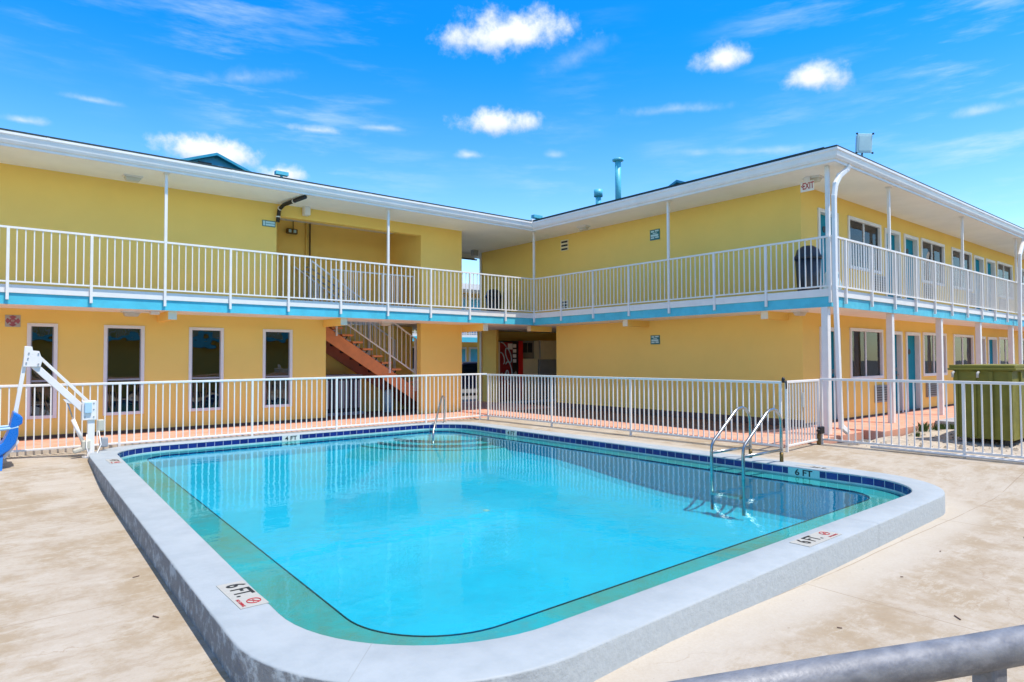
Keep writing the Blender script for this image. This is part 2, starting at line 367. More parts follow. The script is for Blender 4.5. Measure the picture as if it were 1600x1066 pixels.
def lettering(text, size, org, right, upv, m, parent, name='lettering', depth=.002, sx=1.):
    """flat letters: org is the centre of the text, right/up its reading directions"""
    c = bpy.data.curves.new(name, 'FONT'); c.body = text; c.size = size; c.align_x = 'CENTER'; c.align_y = 'CENTER'; c.extrude = depth; c.offset = size*.018
    t = bpy.data.objects.new(name+'_tmp', c); COL.objects.link(t)
    me = bpy.data.meshes.new_from_object(t); bpy.data.objects.remove(t); me.name = name
    me.materials.clear(); me.materials.append(m)
    r = Vector(right).normalized(); u = Vector(upv).normalized(); z = r.cross(u)
    mt = Matrix((r*sx, u, z)).transposed().to_4x4(); mt.translation = Vector(org)
    me.transform(mt)
    o = bpy.data.objects.new(name, me); COL.objects.link(o)
    if parent: o.parent = parent; o.matrix_parent_inverse = parent.matrix_world.inverted()
    return o

def wall(axis, c, thick, a0, a1, z0, z1, holes):
    """a wall whose outer face lies at axis=c and which runs back by thick (+); holes (a0,a1,z0,z1)"""
    mb = MB(); A = sorted({a0, a1, *[h[0] for h in holes], *[h[1] for h in holes]}); Z = sorted({z0, z1, *[h[2] for h in holes], *[h[3] for h in holes]})
    def P(a, z, d): return (a, c+d, z) if axis == 1 else (c+d, a, z)
    def inh(a, z): return a < a0 or a > a1 or z < z0 or z > z1 or any(h[0] < a < h[1] and h[2] < z < h[3] for h in holes)
    for i in range(len(A)-1):
        for j in range(len(Z)-1):
            am, zm = (A[i]+A[i+1])/2, (Z[j]+Z[j+1])/2
            if inh(am, zm): continue
            q = [(A[i], Z[j]), (A[i+1], Z[j]), (A[i+1], Z[j+1]), (A[i], Z[j+1])]
            for d in (0, thick): mb.quad(*[P(a, z, d) for a, z in q])
            for k, (da, dz) in enumerate(((0, -1), (1, 0), (0, 1), (-1, 0))):
                ta = am+da*(A[i+1]-A[i])/2+da*1e-3; tz = zm+dz*(Z[j+1]-Z[j])/2+dz*1e-3
                if inh(ta, tz):
                    p, r = q[k], q[(k+1) % 4]; mb.quad(P(*p, 0), P(*r, 0), P(*r, thick), P(*p, thick))
    bm = bmesh.new()
    return mb

# ------------------------------------------------------------------ pool outline
def rquad(cs, rs, n=16):
    """rounded quadrilateral, counter-clockwise corner list; straight sides are subdivided too"""
    pts = []; N = len(cs); segs = []
    for i in range(N):
        p, a, b = Vector(cs[i]), Vector(cs[i-1]), Vector(cs[(i+1) % N])
        da, db = (a-p).normalized(), (b-p).normalized(); ang = da.angle(db); t = rs[i]/math.tan(ang/2)
        cen = p+(da+db).normalized()*(rs[i]/math.sin(ang/2)); s0, s1 = p+da*t-cen, p+db*t-cen
        arc = []
        for k in range(n+1):
            w = k/n; th = (math.pi-ang)
            v = (s0*math.sin((1-w)*th)+s1*math.sin(w*th))/math.sin(th); arc.append(cen+v)
        segs.append(arc)
    for i in range(N):
        pts += segs[i]; e, f = segs[i][-1], segs[(i+1) % N][0]
        for k in range(1, 20): pts.append(e.lerp(f, k/20))
    return pts
INNER = rquad([(1.36, 2.745), (8.77, 2.845), (8.80, 13.05), (1.80, 12.90)], [1.1, .85, 1.0, .9])
OUTER = rquad([(1.03, 2.36), (9.16, 2.58), (9.20, 13.42), (1.43, 13.30)], [1.25, 1.15, 1.1, 1.2])
def inset(pts, d):
    out = []; n = len(pts)
    for i in range(n):
        t = (pts[(i+1) % n]-pts[i-1]).normalized(); out.append(pts[i]+Vector((-t.y, t.x))*d)
    return out
def sstep(x, a, b):
    t = min(1, max(0, (x-a)/(b-a))); return t*t*(3-2*t)
def zf(x, y):
    sx = sstep(x, 1.6, 8.6)
    l = -.20*(1-sstep(y, 9.5, 13.1)*.72); r = -.20*(1-sstep(y, 2.7, 4.6)*.93)
    return (l*(1-sx)+r*sx)*(1-sstep(x, 9.3, 11.2))-.012+.045*math.exp(-((x-3.2)/1.1)**2)*(1-sstep(y, 2.6, 6))
def ring(mb, A, za, B, zb, smooth=False):
    n = len(A); fa = za if callable(za) else (lambda p: za); fb = zb if callable(zb) else (lambda p: zb)
    v = [(p.x, p.y, fa(p)) for p in A]+[(p.x, p.y, fb(p)) for p in B]
    mb._add(v, [(i, (i+1) % n, n+(i+1) % n, n+i) for i in range(n)], smooth)
    return mb
WZ = -.128
N = len(INNER)
# deck sheet with the pool cut out, then the wide ground beyond it
RX0, RX1, RY0, RY1 = -7., 11.66, -5., 13.47
def rect_pt(p, x0, x1, y0, y1):
    c = Vector((5.1, 7.8)); d = p-c; t = 1e9
    if d.x > 1e-6: t = min(t, (x1-c.x)/d.x)
    if d.x < -1e-6: t = min(t, (x0-c.x)/d.x)
    if d.y > 1e-6: t = min(t, (y1-c.y)/d.y)
    if d.y < -1e-6: t = min(t, (y0-c.y)/d.y)
    return c+d*t
INN = inset(OUTER, .06)
BIG = [rect_pt(p, RX0, RX1, RY0, RY1) for p in INN]
# snap the nearest ring points to the rectangle's corners
for cx, cy in ((RX0, RY0), (RX1, RY0), (RX1, RY1), (RX0, RY1)):
    i = min(range(N), key=lambda k: (BIG[k]-Vector((cx, cy))).length); BIG[i] = Vector((cx, cy))
zfun = lambda p: zf(p.x, p.y)
d = MB(); K = 34; prev = INN
for k in range(1, K+1):
    w = (k/K)**1.7; cur = [a.lerp(b, w) for a, b in zip(INN, BIG)]; ring(d, prev, zfun, cur, zfun, True); prev = cur
deck = struct('pool_deck', d, deckm, recalc=False)
att = deck.data.attributes.new('edge', 'FLOAT', 'POINT'); Pn = np.array([(p.x, p.y) for p in OUTER]); vv = []
for v in deck.data.vertices:
    dd = float(np.min(np.hypot(Pn[:, 0]-v.co.x, Pn[:, 1]-v.co.y))); vv.append(dd if v.co.y < 9.5 and not (v.co.x < 1.4 and v.co.y < 9.5) else 5.)
att.data.foreach_set('value', vv)
FAR = [rect_pt(p, -400, 400, -400, 400) for p in INN]
for cx, cy in ((-400, -400), (400, -400), (400, 400), (-400, 400)):
    i = min(range(N), key=lambda k: (FAR[k]-Vector((cx, cy))).length); FAR[i] = Vector((cx, cy))
d = MB(); zg = lambda p: zf(p.x, p.y)-.06
ring(d, [a.lerp(b, .12) for a, b in zip(BIG, INN)], lambda p: zf(p.x, p.y)-.10, BIG, zg); mid = [b.lerp(a, .02) for a, b in zip(FAR, BIG)]
ring(d, BIG, zg, mid, lambda p: -.22); ring(d, mid, lambda p: -.22, FAR, lambda p: -.22)
struct('ground', d, asph)
d = MB().box(-9, 60, 17.6, 60, -.5, -.12); struct('parking_lot', d, asph)
d = MB(); n0 = 40
for i in range(n0):
    for j in range(14):
        def gp(i, j):
            x = 11.66+i*.30; y = 1.0+j*.30; return (x, y, -.05+.03*math.sin(x*3.1+y*2)+.02*random.Random(i*31+j).random()-.04*(j == 0))
        d.quad(gp(i, j), gp(i+1, j), gp(i+1, j+1), gp(i, j+1))
gv = tag(d.build('gravel_bed', sand), 'pale sandy gravel strip beyond the pool fence', 'gravel', kind='stuff')
# walkways
struct('walkway', MB().box(-9, 10.53, 13.47, 17.2, -.4, .012), walkm, bevel=.012)
struct('walkway', MB().box(10.535, 13.6, 5.62, 18.4, -.4, .046), walkm, bevel=.012)
struct('walkway_edge', MB().box(-9, 10.40, 13.45, 13.468, -.4, -.004), mat('cream_curb_paint', (.60, .52, .42), .8, var=.2, vs=5))
dfl = mat('red_brown_floor_shade', (.15, .07, .05), .75, var=.3, vs=4)  # shade under the balcony and in the stairwell, painted as dark floor strips
struct('walkway_shade', MB().box(11.50, 13.43, 6.95, 14.2, .03, .050), dfl)
struct('walkway_shade', MB().box(6.63, 13.43, 15.36, 17.04, .0, .016), dfl)
struct('walkway_shade', MB().box(-9, 6.62, 15.06, 15.31, .0, .016), dfl)
struct('walkway', MB().box(13.605, 46, 5.25, 7.0, -.4, .078), walkm, bevel=.012)

# ------------------------------------------------------------------ swimming pool
pool = empty('swimming_pool', (5.1, 7.8, 0), 'rectangular turquoise swimming pool with rounded corners, navy tile band and raised pale blue curb', 'pool')
RIM = inset(INNER, .425)
c = MB(); lipo = inset(OUTER, .014); lipi = inset(INNER, -.012)
n1 = inset(OUTER, .004)
ring(c, OUTER, -.42, OUTER, -.013, True); ring(c, OUTER, -.013, n1, -.004, True); ring(c, n1, -.004, lipo, 0, True); ring(c, lipo, 0, lipi, 0, True); ring(c, lipi, 0, INNER, -.006, True); ring(c, INNER, -.006, INNER, -.022, True)
co = c.build('coping', copem, pool, recalc=False)
bm = bmesh.new(); bm.from_mesh(co.data); bmesh.ops.remove_doubles(bm, verts=bm.verts, dist=1e-5); bmesh.ops.recalc_face_normals(bm, faces=bm.faces); bm.to_mesh(co.data); bm.free()
jm = mat('grey_joint_filler', (.28, .31, .33), .8)
for i in (7, 30, 118):
    jt = MB()
    a, b = OUTER[i], inset(INNER, -.004)[i]; dr_ = (b-a).normalized(); sd_ = Vector((-dr_.y, dr_.x))*.0016; q_ = [a-sd_-dr_*.001, a+sd_-dr_*.001, b+sd_, b-sd_]
    jt.quad(*[(p.x, p.y, .0012) for p in q_]); a2 = a-dr_*.0015; jt.quad((a2.x-sd_.x, a2.y-sd_.y, 0), (a2.x+sd_.x, a2.y+sd_.y, 0), (a2.x+sd_.x, a2.y+sd_.y, -.3), (a2.x-sd_.x, a2.y-sd_.y, -.3))
    jt.build('joint', jm, co)
# tile band with arc length uv
TI = inset(INNER, -.004)
t = MB(); ring(t, TI, -.022, TI, -.108); to = t.build('tile_band', tilem, pool, recalc=False)
L = [0]
for i in range(N): L.append(L[-1]+(TI[(i+1) % N]-TI[i]).length)
uv = to.data.uv_layers.new(name='UVMap')
for poly in to.data.polygons:
    i = poly.index
    for li in poly.loop_indices:
        vi = to.data.loops[li].vertex_index; k = vi % N
        l = L[k] if not (k == 0 and i == N-1) else L[N]
        uv.data[li].uv = (l, .146 if vi < N else .010)
e = MB(); ring(e, TI, -.108, TI, -.150); e.build('waterline_band', mat('pale_waterline_plaster', (.42, .62, .64), .6, var=.15, vs=12), pool, recalc=False)
e = MB(); ring(e, TI, -.150, RIM, -.138, True); e.build('ledge', ledgem, pool, recalc=False)
RIMa, RIMb = inset(INNER, .418), inset(INNER, .426)
e = MB(); ring(e, RIMa, -.142, RIMa, WZ-.003); ring(e, RIMa, WZ-.003, RIMb, WZ-.003); ring(e, RIMb, WZ-.003, RIMb, -.162)
rimm = mat('black_rim_tile', (.008, .012, .03), .3); e.build('rim', rimm, pool, recalc=False)
def zfl(p):
    return -.46-.22*sstep(-p.y, -9.5, -6.0)
e = MB(); W2 = inset(INNER, .426); W3 = inset(INNER, .455); W4 = [a.lerp(Vector((5.2, 7.85)), .20) for a in INNER]
ring(e, W2, -.155, W3, lambda p: zfl(p)+.12); ring(e, W3, lambda p: zfl(p)+.12, inset(INNER, .56), lambda p: zfl(p)+.035); ring(e, inset(INNER, .56), lambda p: zfl(p)+.035, inset(INNER, .72), zfl); ring(e, inset(INNER, .72), zfl, W4, zfl)
ctr = [Vector((5.2, p.y)) for p in W4]
pv = W4
for k in range(1, 7):
    cu = [a.lerp(Vector((5.2, a.y*.98+.02*7.8)), k/6) for a in W4]; ring(e, pv, zfl, cu, zfl); pv = cu
bo = e.build('basin', plaster, pool)
w = MB(); w.quad(*[(p.x, p.y, WZ) for p in INNER]); wa = struct('pool_water', w, waterm, recalc=False)
# corner steps (three quarter rings)
stp = MB(); edges = []; cx, cy = 8.42, 12.62
for k, R in enumerate((2.2, 1.8, 1.4)):
    zt = -.30+k*.044; pts = [(cx+R*math.cos(a), cy+R*math.sin(a)) for a in [math.pi+math.pi/2*t/18 for t in range(19)]]
    stp.prism([(cx, cy)]+pts, 2, -.6, zt)
    edge = MB(); edges.append(edge)
    for (xa, ya), (xb, yb) in zip(pts[:-1], pts[1:]): edge.bar((xa, ya, zt+.004), (xb, yb, zt+.004), .03, .008)
a90 = [math.pi+math.pi/2*t/18 for t in range(19)]
lo, hi2 = [(cx+2.75*math.cos(a), cy+2.75*math.sin(a), -.47) for a in a90], [(cx+2.2*math.cos(a), cy+2.2*math.sin(a), -.30) for a in a90]
stp._add(hi2+lo, [(i, i+1, 20+i, 19+i) for i in range(18)], True)
st = stp.build('corner_steps', stepm, pool); em = mat('dark_green_edge_tile', (.01, .09, .09), .4)
for edge in edges: edge.build('step_edge', em, st)
tag(st, 'curved sea green steps in the far corner of the pool')
# floor fitting
MB().cbox((5.53, 7.32, -.615), .09, .09, .02).build('floor_drain', beige, pool, bevel=.01)

# depth markers
def marker_top(org, right, upv, w, h, ft, label, full=True):
    o = Vector(org); r = Vector(right); u = Vector(upv)
    t = empty('depth_marker', tuple(o), label, 'depth marker')
    b = MB(); v = [o+r*a*w/2+u*b2*h/2 for a, b2 in ((-1,-1),(1,-1),(1,1),(-1,1))]
    b._add([p+Vector((0, 0, .001)) for p in v]+[p+Vector((0, 0, .004)) for p in v], [(0,1,2,3),(4,5,6,7),(0,1,5,4),(1,2,6,5),(2,3,7,6),(3,0,4,7)])
    b.build('plate', decal, t)
    zz = Vector((0, 0, .0055))
    lettering(ft, h*.98, o-r*w*.15+u*h*.06+zz, r, u, ink, t, depth=.0005, sx=.78)
    if full:
        c = o+r*w*.33+u*h*.12; R = h*.24
        b = MB(); b.tube([c+zz+(r*math.cos(a)+u*math.sin(a))*R for a in [2*math.pi*k/24 for k in range(25)]], .0035, 6)
        b.bar(c+zz-(r+u)*R*.7, c+zz+(r+u)*R*.7, .007, .003)
        b.tube([c+zz-r*R*.55, c+zz-r*R*.1+u*R*.1, c+zz+r*R*.5-u*R*.2], .0025, 6)
        b.build('no_diving_symbol', redink, t)
        lettering('NO DIVING', h*.17, o+r*w*.32-u*h*.34+zz, r, u, redink, t, name='warning_lettering', depth=.0005, sx=.95)
    return t
marker_top((1.335, 4.36, 0), (-.0, -1, 0), (1, 0, 0), .52, .17, '6 FT.', 'white 6 FT. marker with red no-diving circle on the left curb')
marker_top((5.42, 2.63, 0), (1, .012, 0), (-.012, 1, 0), .58, .17, '6 FT.', 'white 6 FT. marker with red no-diving circle on the near curb')
marker_top((1.60, 11.25, 0), (-.0, -1, 0), (1, 0, 0), .50, .15, '4 FT', 'small worn 4 FT marker on the curb beside the pool lift')
marker_top((8.93, 4.35, -.001), (0, 1, 0), (-1, 0, 0), .45, .14, '6 FT', 'faded marker flat on the deck edge above the 6 FT tile', False)
tilewhite = mat('white_glazed_tile', (.66, .66, .62), .3, var=.08)
def marker_tile(org, right, w, ft, label, back):
    o = Vector(org); r = Vector(right); u = Vector((0, 0, 1)); nn = r.cross(u)
    t = empty('depth_tile', tuple(o), label, 'depth tile')
    b = MB(); p0 = o-nn*.01; b.bar(p0-r*w/2, p0+r*w/2, .026, .118, upv=(0, 0, 1)); b.build('plate', back, t)
    lettering(ft, .115, o+nn*.005+Vector((0, 0, 0)), r, u, ink, t, depth=.001, sx=1.15)
marker_tile((4.90, 12.962, -.078), (1, .021, 0), .36, '4 FT', 'white 4 FT tile on the far side of the pool below the left fence', tilewhite)
aqt = mat('pale_aqua_tile', (.30, .60, .62), .3)
marker_tile((8.777, 4.42, -.078), (.003, -1, 0), .44, '6 FT', 'pale aqua 6 FT tile in the navy band beside the ladder', aqt)
marker_tile((8.787, 10.75, -.078), (.003, -1, 0), .36, '4 FT', 'small white 4 FT tile in the navy band near the far corner', tilewhite)

# ------------------------------------------------------------------ ladder and grab rail
lad = empty('pool_ladder', (8.4, 5.1, 0), 'stainless steel pool ladder with two looped handrails on the right edge', 'ladder')
def loop(y):
    P = [(8.02, y, -.62), (8.02, y, .18)]
    P += [(8.03, y, .27), (8.07, y, .33)]
    P += [(8.62, y, .715), (8.70, y, .755), (8.80, y, .77), (8.90, y, .745), (8.98, y, .68), (9.02, y, .60), (9.03, y, .52), (9.03, y, -.02)]
    return P
for y in (5.36, 4.87):
    h = MB(); h.tube(loop(y), .0225, 14); h.tube([(8.03, y, .17), (9.03, y, .17)], .0205, 12); h.build('handrail', chrome, lad)
    MB().tube([(9.03, y, -.005), (9.03, y, .13)], .027, 12).build('anchor_socket', brass, lad)
for z in (-.40,):
    MB().box(7.95, 8.09, 4.89, 5.34, z, z+.03).build('tread', chrome, lad)
gr = empty('grab_rail', (8.3, 12.6, 0), 'single bent steel grab rail at the corner steps of the pool', 'handrail')
MB().tube([(7.35, 11.55, -.9), (7.35, 11.55, -.12), (7.38, 11.59, .0), (8.25, 12.62, .60), (8.32, 12.70, .635), (8.42, 12.80, .635), (8.50, 12.88, .60), (8.53, 12.92, .53), (8.55, 12.95, -.02)], .021, 12).build('rail', chrome, gr)
MB().tube([(8.55, 12.95, -.01), (8.55, 12.95, .012)], .05, 14).build('escutcheon', chrome, gr)

# ------------------------------------------------------------------ fences
def fence(name, label, p0, p1, height, zg0, zg1, posts, pitch=.1117, m=white, group='white picket pool fences', rail=.042, joint=()):
    """posts: distances along the fence"""
    p0, p1 = Vector(p0), Vector(p1); L = (p1-p0).length; dr = (p1-p0)/L
    t = empty(name, (p0.x, p0.y, zg0), label, 'fence' if 'gate' not in name else 'gate', group)
    def at(s, z): q = p0+dr*s; return Vector((q.x, q.y, z))
    zg = lambda s: zg0+(zg1-zg0)*s/L; zt = lambda s: zg(s)+height
    tr = MB(); tr.bar(at(0, zt(0)-rail/2), at(L, zt(L)-rail/2), rail, rail); tr.build('top_rail', m, t, bevel=.006)
    br = MB(); br.bar(at(0, zg(0)+.075), at(L, zg(L)+.075), .034, .034); br.build('bottom_rail', m, t, bevel=.005)
    stops = sorted(posts); pk = MB()
    for a, b in zip([0]+stops, stops+[L]):
        if b-a < .15: continue
        n = max(1, round((b-a)/pitch))
        for k in range(1, n):
            s = a+(b-a)*k/n; pk.bar(at(s, zg(s)+.09), at(s, zt(s)-rail+.002), .019, .019, upv=(dr.x, dr.y, 0))
    pk.build('pickets', m, t)
    for s in stops:
        q = MB(); q.bar(at(s, zg(s)-.03), at(s, zt(s)-.01), .040, .040, upv=(dr.x, dr.y, 0)); q.build('post', m, t, bevel=.004)
    return t, at, zt, zg
fence('pool_fence', 'long white picket fence between the pool and the wall with four tall windows', (-6, 13.2), (9.82, 13.2), 1.14, -.055, .0,
      [.05, 1.30, 3.53, 5.76, 7.953, 10.214, 11.971, 14.2, 15.78])
fence('pool_fence', 'white picket fence along the blank yellow wall, ending at the gate', (9.95, 13.12), (10.1, 5.42), 1.125, .0, .0,
      [.04, 2.33, 4.58, 7.67])
fence('pool_fence', 'short angled white fence corner behind the steel grab rail', (9.83, 13.2), (9.95, 13.13), 1.14, .0, .0, [])
gt, at, zt, zg = fence('pool_gate', 'white picket gate with black latch and hinge between two fence runs', (10.14, 5.38), (11.44, 5.47), 1.13, .0, .0, [.02, 1.28], group=None)
MB().tube([(10.1, 5.40, 1.10), (10.1, 5.40, 1.16), (10.1, 5.40, 1.19)], [.022, .028, .012], 10).build('latch', blackm, gt)
MB().tube([(10.12, 5.36, 1.0), (10.12, 5.36, 1.14)], .012, 8).build('latch_rod', blackm, gt)
h = MB(); h.cbox((11.40, 5.42, .24), .16, .07, .13); h.tube([(11.28, 5.42, .24), (11.38, 5.42, .24)], .03, 10); h.build('closer', blackm, gt, bevel=.02)
MB().cbox((11.38, 5.45, .07), .07, .05, .22).build('hinge', brass, gt, bevel=.006)
MB().cbox((10.72, 5.385, .80), .07, .008, .24).build('notice', decal, gt)
fence('pool_fence', 'white picket fence in front of the green dumpster', (11.5, 5.47), (11.62, -2.2), 1.145, .0, .0,
      [.02, 2.15, 4.35, 6.5], pitch=.113)
# bracket studs of that fence, white kick tube lying along it
MB().tube([(11.44, 4.62, .03), (11.50, 1.6, .02)], .022, 10).build('fence_pipe', white)
tag(bpy.data.objects['fence_pipe'], 'thin white pipe lying along the foot of the fence by the dumpster', 'pipe')
# grey railing right in front of the camera
p0, p1 = Vector((-.42, .829)), Vector((3.4, -.796)); L = (p1-p0).length; dr = (p1-p0)/L
gf = empty('steel_railing', (p0.x, p0.y, -.2), 'thick grey galvanised pipe railing in the bottom right corner, close to the viewer', 'railing')
def ga(s, z): q = p0+dr*s; return (q.x, q.y, z)
h = MB(); n = 40; h.tube([ga(L*k/n, 1.15+.0007*math.sin(k*1.7)) for k in range(n+1)], .0212, 28); h.build('top_rail', galv, gf)
h = MB(); h.bar(ga(0, -.08), ga(L, -.08), .03, .03); h.build('bottom_rail', galv, gf)
h = MB()
for k in range(-8, 26):
    s = 1.478+k*.118
    if 0 < s < L: h.bar(ga(s, -.08), ga(s, 1.145), .030, .022, upv=(dr.x, dr.y, 0))
h.build('pickets', galv, gf, bevel=.004)
for s in (.15, L-.2): MB().bar(ga(s, -.22), ga(s, 1.14), .045, .045).build('post', galv, gf)

# ------------------------------------------------------------------ pool lift
LY = 12.60
lift = empty('pool_lift', (1.45, LY, -.07), 'white pool access lift with raised arm and blue seat, left of the pool', 'pool lift')
def lb(mb, x0, z0, x1, z1, w, d): return mb.bar((x0, LY, z0), (x1, LY, z1), d, w, upv=(0, 1, 0))
h = MB(); h.tube([(1.49, LY, -.085), (1.49, LY, -.05)], .15, 24); h.build('base_plate', liftw, lift, bevel=.005)
h = MB(); h.bar((1.46, LY, -.05), (1.46, LY, .62), .10, .10, upv=(0, 1, 0)); h.build('mast', liftw, lift, bevel=.008)
h = MB(); h.box(1.33, 1.53, LY-.075, LY-.055, .53, .84); h.box(1.33, 1.53, LY+.055, LY+.075, .53, .84); h.build('mast_head', liftw, lift, bevel=.006)
MB().box(1.36, 1.46, LY-.11, LY-.075, .64, .82).build('control_box', ltblue, lift, bevel=.012)
h = MB(); h.bar((1.44, LY, .61), (.70, LY, 1.42), .075, .10, upv=(0, 0, 1)); h.build('arm', liftw, lift, bevel=.006)
h = MB(); h.bar((1.44, LY, .80), (.72, LY, 1.60), .045, .045); h.build('link_bar', liftw, lift, bevel=.004)
h = MB()
for y in (LY-.07, LY+.055): h.prism([(.56, 1.40), (.78, 1.40), (.80, 1.50), (.76, 1.64), (.68, 1.65), (.67, 1.71), (.58, 1.72)], 1, y, y+.014)
h.build('arm_head', liftw, lift, bevel=.003)
h = MB()
for x, z in ((.60, 1.46), (.62, 1.53), (.63, 1.61), (.75, 1.60), (.75, 1.44), (1.37, .58), (1.49, .58), (1.49, .80), (1.49, .70)): h.tube([(x, LY-.082, z), (x, LY-.068, z)], .011, 8)
h.build('bolts', greym, lift)
h = MB(); h.bar((.61, LY, 1.66), (.40, LY, .10), .055, .06, upv=(0, 1, 0)); h.build('hanger', liftw, lift, bevel=.005)
h = MB(); h.prism([(1.08, .88), (1.21, .86), (1.20, .80), (1.12, .82)], 1, LY-.03, LY+.03); h.build('bracket', liftw, lift)
MB().tube([(1.13, LY, .86), (1.225, LY, .52)], .011, 10).build('piston', chrome, lift)
MB().tube([(1.215, LY, .55), (1.36, LY, .16)], .030, 14).build('actuator', liftw, lift)
h = MB(); h.cbox((1.39, LY-.02, .13), .12, .12, .15); h.bar((1.22, LY-.03, .03), (1.40, LY-.03, .085), .09, .07); h.build('motor', beige, lift, bevel=.02)
MB().cbox((1.60, LY+.02, .43), .095, .06, .19).build('battery_box', beige, lift, bevel=.02)
h = MB(); h.cbox((1.66, LY+.12, .14), .12, .10, .16); h.build('charger', greym, lift, bevel=.02)
h = MB(); h.tube([(1.57, LY-.02, .35), (1.60, LY-.05, .12), (1.53, LY-.14, -.02), (1.43, LY-.15, -.055), (1.39, LY-.13, .10), (1.40, LY-.07, .3)], .008, 8); h.build('cable', liftw, lift)
# seat: moulded shell, arm rests and leg
h = MB(); h.prism([(.44, .74), (.55, .655), (.545, .56), (.50, .53), (.50, .40), (.47, .28), (.40, .18), (.28, .10), (.05, .05), (-.30, .03), (-.30, .10), (.04, .14), (.22, .21), (.32, .30), (.38, .44)], 1, LY-.52, LY-.05)
seat = h.build('seat', seatblue, lift, bevel=.02, seg=3)
h = MB()
for y in (LY-.50, LY-.08): h.tube([(.50, y, .52), (.42, y, .50), (-.15, y, .47)], .022, 10)
h.build('armrest', ltblue, lift)
h = MB(); h.bar((.30, LY-.45, .12), (.29, LY-.55, -.12), .05, .06, upv=(0, 1, 0)); h.bar((.30, LY-.56, -.13), (-.2, LY-.56, -.13), .12, .02); h.build('seat_leg', seatblue, lift, bevel=.006)
h = MB(); h.bar((.50, LY-.28, .30), (.33, LY-.28, .06), .04, .30, upv=(0, 1, 0)); h.build('seat_bracket', liftw, lift)

# ------------------------------------------------------------------ motel
ZS, ZF, ZB = 5.165, 2.80, 2.47           # soffit, upper floor, underside of the balcony slab
YA, XB, YC = 15.33, 13.45, 6.75          # wall planes
motel = {}
wA = motel['A'] = empty('motel_wing', (0, 15.3, 0), 'yellow two-storey wing with tall dark windows and an open stairwell at the left', 'building', 'wings of the yellow motel')
wB = motel['B'] = empty('motel_wing', (13.5, 6.8, 0), 'yellow two-storey wing with teal room doors and a blank side wall', 'building', 'wings of the yellow motel')
TALL = [(-4.28, -3.55), (-2.55, -1.85), (.73-.24, 1.19), (1.975, 2.711), (3.546, 4.277), (5.118, 5.80)]
TALL = [(.735, 1.215), (1.975, 2.70), (3.546, 4.262), (5.118, 5.815), (-.92, -.20), (-2.4, -1.68)]
ST0, ST1 = 6.65, 9.36
wall(1, YA, .20, -9, 10.72, -.02, ZB, [(a, b, .385, 2.205) for a, b in TALL]+[(ST0, ST1, -.1, 2.6)]).build('wall', yellow, wA)
wall(1, YA, .20, -9, 10.72, ZF, ZS, [(5.42, ST1, 2.6, 4.885)]).build('wall', yellow, wA)
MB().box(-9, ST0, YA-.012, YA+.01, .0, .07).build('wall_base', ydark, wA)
h = MB(); h.box(5.0, 10.12, 17.05, 17.2, -.02, ZB); h.box(5.85, 6.0, YA+.2, 17.05, -.02, ZB); h.build('stairwell_wall', yellow, wA)
h = MB(); h.box(5.22, 9.56, 17.05, 17.2, ZF, ZS); h.box(5.27, 5.42, YA+.2, 17.05, ZF, ZS); h.box(9.36, 9.5, YA+.2, 17.05, ZF, ZS); h.build('stairwell_wall', yellow, wA)
MB().tube([(6.82, 17.02, ZF), (6.82, 17.02, ZS)], .03, 10).build('conduit', yellow, wA)
MB().tube([(6.92, 17.02, ZF), (6.92, 17.02, ZS)], .02, 8).build('conduit', ydark, wA)
# rear of the wing so it has depth
MB().box(-9, 5.0, 17.6, 17.75, -.02, ZS).build('rear_wall', yellow, wA)
h = MB(); h.box(-9, 5.0, 15.53, 17.6, -.35, 0.0+.006); h.build('floor', slabm, wA)
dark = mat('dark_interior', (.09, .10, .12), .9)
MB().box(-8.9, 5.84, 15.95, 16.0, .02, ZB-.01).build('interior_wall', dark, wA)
# block B
CW = []   # windows / doors of the outward face: (x0,x1,z0,z1,kind)
for base in (0, 6.95, 13.9, 20.85):
    CW += [(15.66+base, 17.50+base, 'w', 0), (17.73+base, 18.72+base, 'd', 0), (18.97+base, 19.96+base, 'd', 1), (20.17+base, 22.0+base, 'w', 1)]
CW.append((14.19, 15.15, 'd', 0))
def hz(k, lvl): return ((.985, 2.20) if k == 'w' else (.075, 2.18)) if lvl == 0 else ((3.58, 4.82) if k == 'w' else (ZF+.001, 4.79))
for lvl, (z0, z1) in enumerate(((-.02, ZB), (ZF, ZS))):
    wall(1, YC, .20, XB, 46, z0, z1, [(a, b)+hz(k, lvl) for a, b, k, s in CW if b < 45]).build('wall', yellow, wB)
wall(0, XB, .20, YC+.2, 18.1, ZF, ZS, []).build('wall', yellow, wB)
wall(0, XB, .20, YC+.2, 14.30, -.02, ZB, []).build('wall', yellow, wB)
h = MB(); h.box(XB, 17.4, 18.1, 18.3, -.02, ZB); h.box(17.2, 17.4, 14.3, 18.1, -.02, ZB); h.box(13.65, 17.2, 14.1, 14.3, -.02, ZB); h.box(XB+.002, 13.56, 17.25, 18.1, -.02, ZB); h.build('alcove_wall', yellow, wB)
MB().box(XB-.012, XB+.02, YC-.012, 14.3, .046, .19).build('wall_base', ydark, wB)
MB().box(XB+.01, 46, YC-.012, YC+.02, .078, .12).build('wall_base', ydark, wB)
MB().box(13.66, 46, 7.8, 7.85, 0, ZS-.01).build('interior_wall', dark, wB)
MB().box(45.9, 46.05, 6.9, 18, 0, ZS).build('end_wall', yellow, wB)

